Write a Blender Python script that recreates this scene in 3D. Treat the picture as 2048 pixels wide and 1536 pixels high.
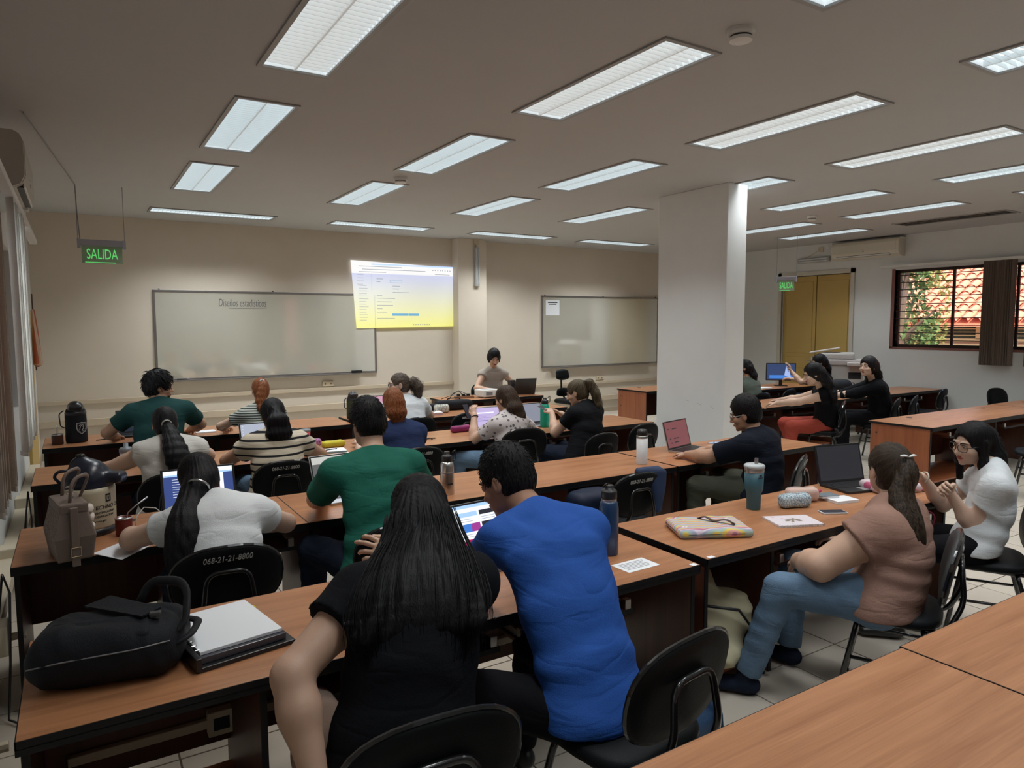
import bpy, bmesh, math, random
import numpy as np
from mathutils import Vector, Matrix
random.seed(7); rng = np.random.default_rng(7)
for o in list(bpy.data.objects): bpy.data.objects.remove(o)
SC = bpy.context.scene; COL = SC.collection
R = math.radians; PI = math.pi
# ------------------------------------------------------------------ camera, world, exposure
HC, YW, XL, XR, YB = 3.48, 11.8, -0.5, 12.8, -4.2      # ceiling height, front wall, left wall, right wall, back wall
cd = bpy.data.cameras.new('camera'); cam = bpy.data.objects.new('camera', cd); COL.objects.link(cam)
cd.sensor_width = 36; cd.lens = 1400/2048*36; cd.clip_start = .05; cd.clip_end = 200
yaw, pit, rol = R(31.856), R(4.874), R(-.2284)
fw = Vector((math.sin(yaw)*math.cos(pit), math.cos(yaw)*math.cos(pit), -math.sin(pit)))
rt = Vector((math.cos(yaw), -math.sin(yaw), 0)); up = rt.cross(fw)
r2 = rt*math.cos(rol)+up*math.sin(rol); u2 = up*math.cos(rol)-rt*math.sin(rol)
M = Matrix((r2, u2, -fw)).transposed().to_4x4(); M.translation = (0, 0, 1.9); cam.matrix_world = M
SC.camera = cam
w = bpy.data.worlds.new('daylight'); SC.world = w; w.use_nodes = True
bg = w.node_tree.nodes['Background']
sky = w.node_tree.nodes.new('ShaderNodeTexSky'); sky.sky_type = 'NISHITA'; sky.sun_disc = False
sky.sun_elevation = R(48); sky.sun_rotation = R(200); sky.air_density = 1.2; sky.dust_density = 2
w.node_tree.links.new(sky.outputs[0], bg.inputs[0]); bg.inputs[1].default_value = .42
sd = bpy.data.lights.new('sun', 'SUN'); sd.energy = 4.6; sd.angle = R(.6); sd.color = (1, .93, .82)
so = bpy.data.objects.new('sun', sd); COL.objects.link(so); so.rotation_euler = (R(26.7), R(-23), 0)
SC.view_settings.view_transform = 'Standard'; SC.view_settings.look = 'None'
SC.view_settings.gamma = 1; SC.view_settings.use_curve_mapping = False
SC.view_settings.exposure = 0.45
SC.cycles.max_bounces = 8; SC.cycles.diffuse_bounces = 4; SC.cycles.transparent_max_bounces = 12
SC.cycles.sample_clamp_indirect = 6

def arealight(name, loc, sx, sy, energy, rot=(0, 0, 0), col=(1, 1, 1), spread=180):
    d = bpy.data.lights.new(name, 'AREA'); d.shape = 'RECTANGLE'; d.size = sx; d.size_y = sy
    d.energy = energy; d.color = col; d.spread = R(spread)
    o = bpy.data.objects.new(name, d); COL.objects.link(o); o.location = loc; o.rotation_euler = rot
    return o
# daylight entering through the left windows (portal sized lamps just outside the glass)
arealight('window_daylight', (XL-.22, 6.4, 1.75), 4.6, 1.6, 75, (0, R(-90), 0), (.82, .91, 1))
arealight('window_daylight', (XL-.22, .2, 1.75), 4.2, 1.6, 70, (0, R(-90), 0), (.82, .91, 1))

# ------------------------------------------------------------------ materials
_M = {}
def mat(name, col, rough=.5, metal=0, bump=0, bscale=60, noise=0, nscale=8, emit=None, es=1, alpha=None, coat=0, stretch=None, sheen=0, trans=0, spec=None):
    if name in _M: return _M[name]
    m = bpy.data.materials.new(name); m.use_nodes = True; _M[name] = m
    nt = m.node_tree; b = nt.nodes['Principled BSDF']; L = nt.links
    b.inputs['Base Color'].default_value = (*col, 1); b.inputs['Roughness'].default_value = rough
    b.inputs['Metallic'].default_value = metal; b.inputs['Coat Weight'].default_value = coat
    if sheen: b.inputs['Sheen Weight'].default_value = sheen
    if trans: b.inputs['Transmission Weight'].default_value = trans
    if spec is None and max(col) < .04 and rough > .36 and not metal: spec = .2
    if spec is not None: b.inputs['Specular IOR Level'].default_value = spec
    if emit: b.inputs['Emission Color'].default_value = (*emit, 1); b.inputs['Emission Strength'].default_value = es
    if noise or bump:
        tc = nt.nodes.new('ShaderNodeTexCoord'); mp = nt.nodes.new('ShaderNodeMapping'); L.new(tc.outputs['Object'], mp.inputs[0])
        if stretch: mp.inputs['Scale'].default_value = stretch
    if noise:
        n = nt.nodes.new('ShaderNodeTexNoise'); n.inputs['Scale'].default_value = nscale; n.inputs['Detail'].default_value = 5
        L.new(mp.outputs[0], n.inputs[0])
        mx = nt.nodes.new('ShaderNodeMix'); mx.data_type = 'RGBA'; L.new(n.outputs[0], mx.inputs[0])
        mx.inputs[6].default_value = (*[max(0, c*(1-noise)) for c in col], 1); mx.inputs[7].default_value = (*[min(1, c*(1+noise)) for c in col], 1)
        L.new(mx.outputs[2], b.inputs['Base Color'])
    if bump:
        n2 = nt.nodes.new('ShaderNodeTexNoise'); n2.inputs['Scale'].default_value = bscale; n2.inputs['Detail'].default_value = 4
        L.new(mp.outputs[0], n2.inputs[0])
        bp = nt.nodes.new('ShaderNodeBump'); bp.inputs['Strength'].default_value = bump; bp.inputs['Distance'].default_value = .01
        L.new(n2.outputs[0], bp.inputs['Height']); L.new(bp.outputs[0], b.inputs['Normal'])
    return m
def stripes(name, cols, axis, freq, ratio=.5, rough=.8, warp=0, coord='Object', distort=0):
    """fabric print: cols repeat along one object axis"""
    m = mat(name, cols[0], rough); nt = m.node_tree; L = nt.links; b = nt.nodes['Principled BSDF']
    tc = nt.nodes.new('ShaderNodeTexCoord'); sp = nt.nodes.new('ShaderNodeSeparateXYZ'); src = tc.outputs[coord]
    if distort:
        nz = nt.nodes.new('ShaderNodeTexNoise'); nz.inputs['Scale'].default_value = warp; L.new(src, nz.inputs[0])
        vm = nt.nodes.new('ShaderNodeVectorMath'); vm.operation = 'SCALE'; L.new(nz.outputs[1], vm.inputs[0]); vm.inputs['Scale'].default_value = distort
        va = nt.nodes.new('ShaderNodeVectorMath'); va.operation = 'ADD'; L.new(src, va.inputs[0]); L.new(vm.outputs[0], va.inputs[1]); src = va.outputs[0]
    L.new(src, sp.inputs[0])
    mu = nt.nodes.new('ShaderNodeMath'); mu.operation = 'MULTIPLY'; L.new(sp.outputs[axis], mu.inputs[0]); mu.inputs[1].default_value = freq
    fr = nt.nodes.new('ShaderNodeMath'); fr.operation = 'FRACT'; L.new(mu.outputs[0], fr.inputs[0])
    cr = nt.nodes.new('ShaderNodeValToRGB'); cr.color_ramp.interpolation = 'CONSTANT'; L.new(fr.outputs[0], cr.inputs[0])
    el = cr.color_ramp.elements
    pos = [0, ratio] if len(cols) == 2 else [i/len(cols) for i in range(len(cols))]
    while len(el) < len(cols): el.new(.5)
    for i, c in enumerate(cols): el[i].position = pos[i]; el[i].color = (*c, 1)
    L.new(cr.outputs[0], b.inputs['Base Color']); return m
def cells(name, ca, cb, scale, rough=.8, feature='DISTANCE_TO_EDGE', t=.08):
    m = mat(name, ca, rough); nt = m.node_tree; L = nt.links; b = nt.nodes['Principled BSDF']
    tc = nt.nodes.new('ShaderNodeTexCoord'); v = nt.nodes.new('ShaderNodeTexVoronoi'); v.feature = feature; v.inputs['Scale'].default_value = scale
    L.new(tc.outputs['Object'], v.inputs['Vector']); g = nt.nodes.new('ShaderNodeMath'); g.operation = 'LESS_THAN'; L.new(v.outputs['Distance'], g.inputs[0]); g.inputs[1].default_value = t
    mx = nt.nodes.new('ShaderNodeMix'); mx.data_type = 'RGBA'; L.new(g.outputs[0], mx.inputs[0]); mx.inputs[6].default_value = (*ca, 1); mx.inputs[7].default_value = (*cb, 1)
    L.new(mx.outputs[2], b.inputs['Base Color']); return m
def wood(name, ca, cb, rough=.33, axis=0, sc=1, spec=.5):
    m = mat(name, ca, rough, spec=spec); nt = m.node_tree; L = nt.links; b = nt.nodes['Principled BSDF']
    tc = nt.nodes.new('ShaderNodeTexCoord'); mp = nt.nodes.new('ShaderNodeMapping'); L.new(tc.outputs['Object'], mp.inputs[0])
    s = [13*sc]*3; s[axis] = .9*sc; mp.inputs['Scale'].default_value = s
    n = nt.nodes.new('ShaderNodeTexNoise'); n.inputs['Scale'].default_value = 1; n.inputs['Detail'].default_value = 6; n.inputs['Roughness'].default_value = .62; n.inputs['Distortion'].default_value = .8
    L.new(mp.outputs[0], n.inputs[0])
    mp2 = nt.nodes.new('ShaderNodeMapping'); L.new(tc.outputs['Object'], mp2.inputs[0]); s2 = [170*sc]*3; s2[axis] = 3*sc; mp2.inputs['Scale'].default_value = s2
    n2 = nt.nodes.new('ShaderNodeTexNoise'); n2.inputs['Scale'].default_value = 1; n2.inputs['Detail'].default_value = 2; L.new(mp2.outputs[0], n2.inputs[0])
    ad = nt.nodes.new('ShaderNodeMath'); ad.operation = 'MULTIPLY_ADD'; L.new(n2.outputs[0], ad.inputs[0]); ad.inputs[1].default_value = .35; L.new(n.outputs[0], ad.inputs[2])
    cr = nt.nodes.new('ShaderNodeValToRGB'); L.new(ad.outputs[0], cr.inputs[0])
    e = cr.color_ramp.elements; e[0].position = .45; e[0].color = (*ca, 1); e[1].position = .88; e[1].color = (*cb, 1)
    L.new(cr.outputs[0], b.inputs['Base Color']); return m
def hairmat(name, col, col2=None):
    """strand bump driven by the 'flow' attribute stored on hair meshes"""
    m = mat(name, col, .44, spec=.17); nt = m.node_tree; L = nt.links; b = nt.nodes['Principled BSDF']
    at = nt.nodes.new('ShaderNodeAttribute'); at.attribute_name = 'flow'
    n = nt.nodes.new('ShaderNodeTexNoise'); n.inputs['Scale'].default_value = 1; n.inputs['Detail'].default_value = 4; n.inputs['Roughness'].default_value = .7
    L.new(at.outputs['Vector'], n.inputs[0])
    mx = nt.nodes.new('ShaderNodeValToRGB'); L.new(n.outputs[0], mx.inputs[0]); c2 = col2 or tuple(c*1.9+.004 for c in col)
    mx.color_ramp.elements[0].position = .38; mx.color_ramp.elements[0].color = (*[c*.6 for c in col], 1)
    mx.color_ramp.elements[1].position = .68; mx.color_ramp.elements[1].color = (*c2, 1)
    L.new(mx.outputs[0], b.inputs['Base Color'])
    bp = nt.nodes.new('ShaderNodeBump'); bp.inputs['Strength'].default_value = .7; bp.inputs['Distance'].default_value = .004
    L.new(n.outputs[0], bp.inputs['Height']); L.new(bp.outputs[0], b.inputs['Normal']); return m

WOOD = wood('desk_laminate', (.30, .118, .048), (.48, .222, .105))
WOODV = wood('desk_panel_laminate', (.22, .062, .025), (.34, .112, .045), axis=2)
WOODD = wood('desk_shaded_panel', (.06, .019, .011), (.10, .032, .017), axis=2, rough=.4)  # dark reddish wood, with the shadow under the desks put into its colour
BLK = mat('black_edge', (.008, .008, .009), .45, spec=.25)
CHB = mat('black_chair_vinyl', (.006, .007, .008), .5, bump=.12, bscale=220, spec=.13)
CHM = mat('black_tube', (.01, .01, .011), .22, coat=.4)
WALLF = mat('beige_paint', (.65, .58, .485), .75, noise=.05, nscale=2, bump=.05, bscale=90)
WALLR = mat('white_paint', (.68, .69, .68), .7, noise=.04, nscale=2, bump=.05, bscale=90)
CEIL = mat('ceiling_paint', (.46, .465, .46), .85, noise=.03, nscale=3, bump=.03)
PIL = mat('pillar_paint', (.78, .80, .80), .65, noise=.04, nscale=3, bump=.04)
TILE = mat('ceramic_tile', (.56, .50, .42), .3, noise=.09, nscale=5, bump=.02)
GROUT = mat('grout', (.16, .12, .085), .9)
IVORY = mat('ivory_plastic', (.58, .50, .36), .5, noise=.06)
WHITEP = mat('white_plastic', (.72, .72, .69), .35)
GREYP = mat('grey_plastic', (.22, .22, .23), .4)
BLKP = mat('black_plastic', (.015, .015, .017), .35)
STEEL = mat('brushed_steel', (.55, .55, .55), .28, 1, bump=.05, bscale=200)
CHROME = mat('chrome', (.7, .7, .7), .15, 1)
PAPER = mat('white_paper', (.78, .8, .83), .7)
INK = mat('dark_ink', (.03, .03, .035), .6)
GLASS = mat('window_glass', (.9, .95, .95), .03, trans=1)
YEL = mat('mustard_door_paint', (.50, .34, .10), .5, noise=.05, nscale=4)
BRICK = None

# ------------------------------------------------------------------ mesh helpers
class MB:
    def __init__(s): s.v = []; s.f = []; s.m = []
    def add(s, vs, fs, mi=0):
        o = len(s.v); s.v += [tuple(v) for v in vs]; s.f += [tuple(i+o for i in f) for f in fs]; s.m += [mi]*len(fs); return s
    def box(s, x0, y0, z0, x1, y1, z1, mi=0, T=None):
        vs = [Vector((x, y, z)) for z in (z0, z1) for y in (y0, y1) for x in (x0, x1)]
        if T: vs = [T @ v for v in vs]
        return s.add(vs, [(0, 2, 3, 1), (4, 5, 7, 6), (0, 1, 5, 4), (2, 6, 7, 3), (0, 4, 6, 2), (1, 3, 7, 5)], mi)
    def bbox(s, x0, y0, z0, x1, y1, z1, b=.003, mi=0, T=None):
        """box with chamfered edges"""
        c = Vector(((x0+x1)/2, (y0+y1)/2, (z0+z1)/2)); h = Vector((abs(x1-x0)/2, abs(y1-y0)/2, abs(z1-z0)/2)); b = min(b, min(h)*.8)
        bm = bmesh.new(); bmesh.ops.create_cube(bm, size=2)
        for v in bm.verts: v.co = Vector((v.co.x*h.x, v.co.y*h.y, v.co.z*h.z))+c
        bmesh.ops.bevel(bm, geom=bm.edges[:], offset=b, segments=2, profile=.6, affect='EDGES')
        bm.verts.index_update(); vs = [T @ v.co if T else v.co.copy() for v in bm.verts]; fs = [[v.index for v in f.verts] for f in bm.faces]; bm.free()
        return s.add(vs, fs, mi)
    def tube(s, pts, r, n=8, mi=0, closed=False, flat=1):
        pts = [Vector(p) for p in pts]; rr = r if isinstance(r, (list, tuple)) else [r]*len(pts); o = len(s.v); k = len(pts); nrm = None
        for i, p in enumerate(pts):
            if closed: t = pts[(i+1) % k]-pts[i-1]
            else: t = pts[min(i+1, k-1)]-pts[max(i-1, 0)]
            t = t.normalized() if t.length > 1e-9 else Vector((0, 0, 1))
            if nrm is None: nrm = t.orthogonal().normalized() if abs(t.z) > .9 else t.cross(Vector((0, 0, 1))).normalized()
            nrm = (nrm-t*nrm.dot(t)); nrm = nrm.normalized() if nrm.length > 1e-6 else t.orthogonal().normalized()
            bn = t.cross(nrm)
            for j in range(n):
                a = 2*PI*j/n; s.v.append(tuple(p+nrm*(math.cos(a)*rr[i])+bn*(math.sin(a)*rr[i]*flat)))
        for i in range(k if closed else k-1):
            i2 = (i+1) % k
            for j in range(n):
                j2 = (j+1) % n; s.f.append((o+i*n+j, o+i*n+j2, o+i2*n+j2, o+i2*n+j)); s.m.append(mi)
        if not closed:
            s.f.append(tuple(o+j for j in range(n))[::-1]); s.f.append(tuple(o+(k-1)*n+j for j in range(n))); s.m += [mi, mi]
        return s
    def lathe(s, prof, n=20, c=(0, 0, 0), mi=0, T=None, sx=1, sy=1):
        o = len(s.v); c = Vector(c)
        for r, z in prof:
            for j in range(n):
                a = 2*PI*j/n; v = Vector((r*math.cos(a)*sx, r*math.sin(a)*sy, z))+c; s.v.append(tuple(T @ v if T else v))
        for i in range(len(prof)-1):
            for j in range(n):
                j2 = (j+1) % n; s.f.append((o+i*n+j, o+i*n+j2, o+(i+1)*n+j2, o+(i+1)*n+j)); s.m.append(mi)
        s.f.append(tuple(o+j for j in range(n))[::-1]); s.f.append(tuple(o+(len(prof)-1)*n+j for j in range(n))); s.m += [mi, mi]
        return s
    def slab(s, poly, z0, z1, mi=0, T=None):
        n = len(poly); vs = [Vector((x, y, z)) for z in (z0, z1) for x, y in poly]
        if T: vs = [T @ v for v in vs]
        return s.add(vs, [tuple(range(n))[::-1], tuple(range(n, 2*n))]+[(i, (i+1) % n, n+(i+1) % n, n+i) for i in range(n)], mi)
    def build(s, name, mats, parent=None, smooth=False, loc=None):
        return link(name, mesh(name, s.v, s.f, mats, s.m, smooth), parent, loc)
def mesh(name, v, f, mats, mi=None, smooth=False):
    me = bpy.data.meshes.new(name)
    me.from_pydata(v if isinstance(v, list) else v.tolist(), [], f if isinstance(f, list) else f.tolist())
    for m in (mats if isinstance(mats, (list, tuple)) else [mats]): me.materials.append(m)
    if mi is not None and len(me.materials) > 1: me.polygons.foreach_set('material_index', np.array(mi, dtype=np.int32))
    if smooth: me.polygons.foreach_set('use_smooth', np.ones(len(me.polygons), dtype=bool))
    return me
def link(name, me, parent=None, loc=None):
    o = bpy.data.objects.new(name, me); COL.objects.link(o)
    if parent: o.parent = parent
    if loc: o.location = loc
    return o
def thing(name, label, cat, loc=(0, 0, 0), rz=0, group=None):
    o = bpy.data.objects.new(name, None); COL.objects.link(o); o.location = loc; o.rotation_euler = (0, 0, R(rz)); o.empty_display_size = .1
    o['label'] = label; o['category'] = cat
    if group: o['group'] = group
    return o
def tag(o, label, cat, group=None):
    o['label'] = label; o['category'] = cat
    if group: o['group'] = group
    return o
def dup(root, loc, rz=0, label=None, group=None):
    r = root.copy(); COL.objects.link(r); r.location = loc; r.rotation_euler = (0, 0, R(rz))
    if label: r['label'] = label
    if group: r['group'] = group
    for ch in list(root.children):
        c = ch.copy(); COL.objects.link(c); c.parent = r
        for g in list(ch.children):
            d = g.copy(); COL.objects.link(d); d.parent = c
    return r
def struct(name, mb, m, parent=None, smooth=False):
    o = mb.build(name, m, parent, smooth)
    if not parent: o['kind'] = 'structure'
    return o
def rot(ax, deg): return Matrix.Rotation(R(deg), 4, ax)
def T3(x, y, z): return Matrix.Translation((x, y, z))
def text(name, body, size, m, T, parent=None, extrude=.0006, shear=0, space=1, align='CENTER', xs=1):
    cu = bpy.data.curves.new(name, 'FONT'); cu.body = body; cu.size = size; cu.extrude = extrude; cu.shear = shear; cu.space_character = space
    cu.align_x = align; cu.align_y = 'CENTER'; cu.resolution_u = 3
    o = bpy.data.objects.new(name, cu); COL.objects.link(o)
    me = bpy.data.meshes.new_from_object(o); bpy.data.objects.remove(o)
    if xs != 1: me.transform(Matrix.Diagonal((xs, 1, 1, 1)))
    me.transform(T); me.materials.clear(); me.materials.append(m); me.name = name
    return link(name, me, parent)

# ------------------------------------------------------------------ implicit surfaces (surface nets)
def V(*a): return np.array(a, dtype=np.float32)
def nrm(a): a = np.asarray(a, dtype=np.float32); return a/(np.linalg.norm(a)+1e-9)
class SDF:
    def __init__(s, k=.02): s.P = []; s.k = k; s.post = None
    def put(s, fn, lo, hi, k, mode, cut, ex=0):
        s.P.append((fn, np.asarray(lo)-ex, np.asarray(hi)+ex, s.k if k is None else k, mode, cut, ex)); return s
    def cap(s, a, b, ra, rb=None, k=None, mode='u', cut=None):
        a = np.asarray(a, np.float32); b = np.asarray(b, np.float32); rb = ra if rb is None else rb; ab = b-a; L2 = float(ab@ab)+1e-12; r = max(ra, rb)
        def fn(P):
            q = P-a; t = np.clip((q@ab)/L2, 0, 1)
            return np.sqrt(np.maximum(((q-t[..., None]*ab)**2).sum(-1), 0))-(ra+(rb-ra)*t)
        return s.put(fn, np.minimum(a, b)-r, np.maximum(a, b)+r, k, mode, cut)
    def ecap(s, a, b, ra, rb, wa, wb, side, k=None, mode='u', cut=None):
        """capsule with elliptical section: ra/rb half depth, wa/wb width ratio along side"""
        a = np.asarray(a, np.float32); b = np.asarray(b, np.float32); side = nrm(side); ab = b-a; L2 = float(ab@ab)+1e-12; r = max(ra*wa, rb*wb, ra, rb)
        def fn(P):
            q = P-a; t = np.clip((q@ab)/L2, 0, 1); v = q-t[..., None]*ab; l = v@side; wr = wa+(wb-wa)*t
            n2 = (v**2).sum(-1)-l**2+(l/wr)**2
            return np.sqrt(np.maximum(n2, 0))-(ra+(rb-ra)*t)
        kk = s.k if k is None else k; ex = (.02+kk)*(max(wa, wb, 1)-1); return s.put(fn, np.minimum(a, b)-r, np.maximum(a, b)+r, k, mode, cut, ex)
    def ell(s, c, r, F=None, k=None, mode='u', cut=None):
        c = np.asarray(c, np.float32); r = np.asarray(r, np.float32); F = np.eye(3, dtype=np.float32) if F is None else np.asarray(F, np.float32); R_ = float(r.max())
        def fn(P):
            q = (P-c)@F; k0 = np.sqrt(((q/r)**2).sum(-1)); k1 = np.sqrt(((q/(r*r))**2).sum(-1))+1e-9
            return k0*(k0-1)/k1
        return s.put(fn, c-R_, c+R_, k, mode, cut)
    def box(s, c, h, F=None, rd=.02, k=None, mode='u', cut=None):
        c = np.asarray(c, np.float32); h = np.asarray(h, np.float32); F = np.eye(3, dtype=np.float32) if F is None else np.asarray(F, np.float32); R_ = float(np.linalg.norm(h))
        def fn(P):
            q = np.abs((P-c)@F)-(h-rd)
            return np.sqrt((np.maximum(q, 0)**2).sum(-1))+np.minimum(q.max(-1), 0)-rd
        return s.put(fn, c-R_, c+R_, k, mode, cut)
    def bounds(s, pad=.03):
        U = [p for p in s.P if p[4] == 'u']; return np.min([p[1]+p[6] for p in U], 0)-pad, np.max([p[2]-p[6] for p in U], 0)+pad
    def grid(s, lo, hi, h):
        n = np.maximum(np.ceil((hi-lo)/h).astype(int)+1, 3); ax = [lo[i]+h*np.arange(n[i]) for i in range(3)]
        F = np.full(n, .12, np.float32)
        for fn, a, b, k, mode, cut, ex in s.P:
            m = .02+k; i0 = np.maximum(np.floor((a-m-lo)/h).astype(int), 0); i1 = np.minimum(np.ceil((b+m-lo)/h).astype(int)+1, n)
            if (i1 <= i0).any(): continue
            P = np.stack(np.meshgrid(*[ax[i][i0[i]:i1[i]] for i in range(3)], indexing='ij'), -1).astype(np.float32)
            d = fn(P)
            if cut is not None:
                for cp, cn in cut: d = np.maximum(d, (P-np.asarray(cp, np.float32))@nrm(cn))
            sl = tuple(slice(i0[i], i1[i]) for i in range(3)); G = F[sl]
            if mode == 'u':
                hh = np.maximum(k-np.abs(G-d), 0)/k; F[sl] = np.minimum(G, d)-hh*hh*k*.25
            else:
                d = -d; hh = np.maximum(k-np.abs(G-d), 0)/k; F[sl] = np.maximum(G, d)+hh*hh*k*.25
        if s.post is not None:
            I = np.argwhere(np.abs(F) < .035)
            if len(I): 
                P = lo+I*h; F[tuple(I.T)] = s.post(P.astype(np.float32), F[tuple(I.T)])
        return F
    def surf(s, h, lo=None, hi=None):
        if lo is None: lo, hi = s.bounds()
        lo = np.asarray(lo, float); hi = np.asarray(hi, float)
        return nets(s.grid(lo, hi, h), lo, h)
def nets(F, lo, h):
    ins = F < 0; n = F.shape
    c = [ins[i:n[0]-1+i, j:n[1]-1+j, k:n[2]-1+k] for i in (0, 1) for j in (0, 1) for k in (0, 1)]
    s_ = np.zeros(c[0].shape, np.int8)
    for a in c: s_ += a
    act = (s_ > 0) & (s_ < 8); I = np.argwhere(act)
    if not len(I): return np.zeros((0, 3)), np.zeros((0, 4), int)
    idx = np.full(act.shape, -1, np.int64); idx[tuple(I.T)] = np.arange(len(I))
    S = np.zeros((len(I), 3)); C = np.zeros(len(I))
    for ax in range(3):
        o1, o2 = [a for a in range(3) if a != ax]
        for p in (0, 1):
            for q in (0, 1):
                A = I.copy(); A[:, o1] += p; A[:, o2] += q; B = A.copy(); B[:, ax] += 1
                fa = F[tuple(A.T)]; fb = F[tuple(B.T)]; x = (fa < 0) != (fb < 0); t = np.where(x, fa/np.where(x, fa-fb, 1), 0)
                pos = A.astype(float); pos[:, ax] += t; S += pos*x[:, None]; C += x
    Vt = lo+h*S/C[:, None]; Q = []
    for ax in range(3):
        o1, o2 = [(1, 2), (2, 0), (0, 1)][ax]
        sa = [slice(None)]*3; sb = [slice(None)]*3; sa[ax] = slice(0, -1); sb[ax] = slice(1, None)
        X = ins[tuple(sa)] != ins[tuple(sb)]; E = np.argwhere(X); ok = (E[:, o1] > 0) & (E[:, o2] > 0) & (E[:, o1] < n[o1]-1) & (E[:, o2] < n[o2]-1); E = E[ok]
        def g(d1, d2):
            A = E.copy(); A[:, o1] -= d1; A[:, o2] -= d2; return idx[tuple(A.T)]
        q = np.stack([g(1, 1), g(0, 1), g(0, 0), g(1, 0)], 1); fl = ~ins[tuple(E.T)]; q[fl] = q[fl][:, ::-1]; Q.append(q)
    Q = np.concatenate(Q); Q = Q[(Q >= 0).all(1)]
    return Vt, Q
def wob(P, f, seed=0):
    """cheap smooth noise in -1..1"""
    a = P*f+seed*1.7; x, y, z = a[..., 0], a[..., 1], a[..., 2]
    return (np.sin(x+1.3*np.sin(y*1.1+seed))+np.sin(y*1.2+1.1*np.sin(z*.9+2))+np.sin(z*1.1+1.2*np.sin(x*1.3+4)))/3
def soft(name, sdf, h, m, parent=None, loc=(0, 0, 0)):
    v, f = sdf.surf(h); return link(name, mesh(name, v, f, m, smooth=True), parent, loc)
# ================================================================== STRUCTURE
def thin_glass():
    m = bpy.data.materials.new('thin_glass'); m.use_nodes = True; nt = m.node_tree; L = nt.links
    out = nt.nodes['Material Output']; nt.nodes.remove(nt.nodes['Principled BSDF'])
    t = nt.nodes.new('ShaderNodeBsdfTransparent'); t.inputs[0].default_value = (.93, .96, .95, 1)
    g = nt.nodes.new('ShaderNodeBsdfGlossy'); g.inputs['Roughness'].default_value = .03; fr = nt.nodes.new('ShaderNodeFresnel'); fr.inputs[0].default_value = 1.45
    mx = nt.nodes.new('ShaderNodeMixShader'); L.new(fr.outputs[0], mx.inputs[0]); L.new(t.outputs[0], mx.inputs[1]); L.new(g.outputs[0], mx.inputs[2]); L.new(mx.outputs[0], out.inputs[0]); return m
PANE = thin_glass()
def brickmat(name, c1, c2, mortar, scale):
    m = mat(name, c1, .85); nt = m.node_tree; L = nt.links; b = nt.nodes['Principled BSDF']
    tc = nt.nodes.new('ShaderNodeTexCoord'); mp = nt.nodes.new('ShaderNodeMapping'); mp.inputs['Rotation'].default_value = (R(90), 0, R(90)); L.new(tc.outputs['Object'], mp.inputs[0])
    br = nt.nodes.new('ShaderNodeTexBrick'); br.inputs['Scale'].default_value = scale; br.inputs['Color1'].default_value = (*c1, 1); br.inputs['Color2'].default_value = (*c2, 1); br.inputs['Mortar'].default_value = (*mortar, 1)
    L.new(mp.outputs[0], br.inputs[0]); L.new(br.outputs[0], b.inputs['Base Color']); return m
BRK = brickmat('red_brick', (.62, .17, .08), (.52, .13, .06), (.6, .3, .2), 4)

def wall_with_holes(name, axis, c, t, a0, a1, z0, z1, holes, m):
    """wall normal to axis (0: x, 1: y) at c..c+t; holes (a0, a1, z0, z1)"""
    mb = MB(); As = sorted({a0, a1, *[h[0] for h in holes], *[h[1] for h in holes]}); Zs = sorted({z0, z1, *[h[2] for h in holes], *[h[3] for h in holes]})
    for i in range(len(As)-1):
        for j in range(len(Zs)-1):
            am, zm = (As[i]+As[i+1])/2, (Zs[j]+Zs[j+1])/2
            if any(h[0] < am < h[1] and h[2] < zm < h[3] for h in holes): continue
            if axis == 0: mb.box(c, As[i], Zs[j], c+t, As[i+1], Zs[j+1])
            else: mb.box(As[i], c, Zs[j], As[i+1], c+t, Zs[j+1])
    return struct(name, mb, m)
# floor: grout bed, then single tiles (nearest in view) and the rest as one part
fl = struct('floor', MB().box(XL, YB, -.12, XR, YW, -.006), GROUT)
TS = .43; tl = MB().bbox(-.211, -.211, -.006, .211, .211, 0, .002); tme = mesh('tile', tl.v, tl.f, TILE, tl.m)
near, far = [], []
ox, oy = 2.88+TS/2, 2.40+TS/2
for i in range(-9, 24):
    for j in range(-16, 23):
        x, y = ox+i*TS, oy+j*TS
        if x < XL+.0 or x > XR or y < YB or y > YW: continue
        d = math.hypot(x, y); ang = math.degrees(math.atan2(x, y))
        (near if (y > .9 and -16 < ang < 75) else far).append((d, x, y))
near.sort(); far += near[290:]; near = near[:290]
for d, x, y in near:
    o = link('tile', tme, fl, (x, y, 0))
fm = MB()
for d, x, y in far: fm.box(max(x-.211, XL), max(y-.211, YB), -.006, min(x+.211, XR), min(y+.211, YW), 0)
o = fm.build('tile', TILE, fl); o['kind'] = 'stuff'

WFR = wall_with_holes('wall_front', 1, YW, .2, XL-.2, XR+.2, 0, HC, [], WALLF)
LH = [(3.6, 8.3, 1.12, 2.62), (-1.9, 2.3, 1.12, 2.62)]
RH = [(2.4, 7.28, 1.46, 2.86), (8.14, 9.7, 0, 2.87)]
BH = [(5.6, 8.6, .4, 3.0)]
wall_with_holes('wall_left', 0, XL-.2, .2, YB-.2, YW, 0, HC, LH, WALLR)
wall_with_holes('wall_right', 0, XR, .2, YB-.2, YW, 0, HC, RH, WALLR)
wall_with_holes('wall_back', 1, YB-.2, .2, XL, XR, 0, HC, BH, WALLR)
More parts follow.
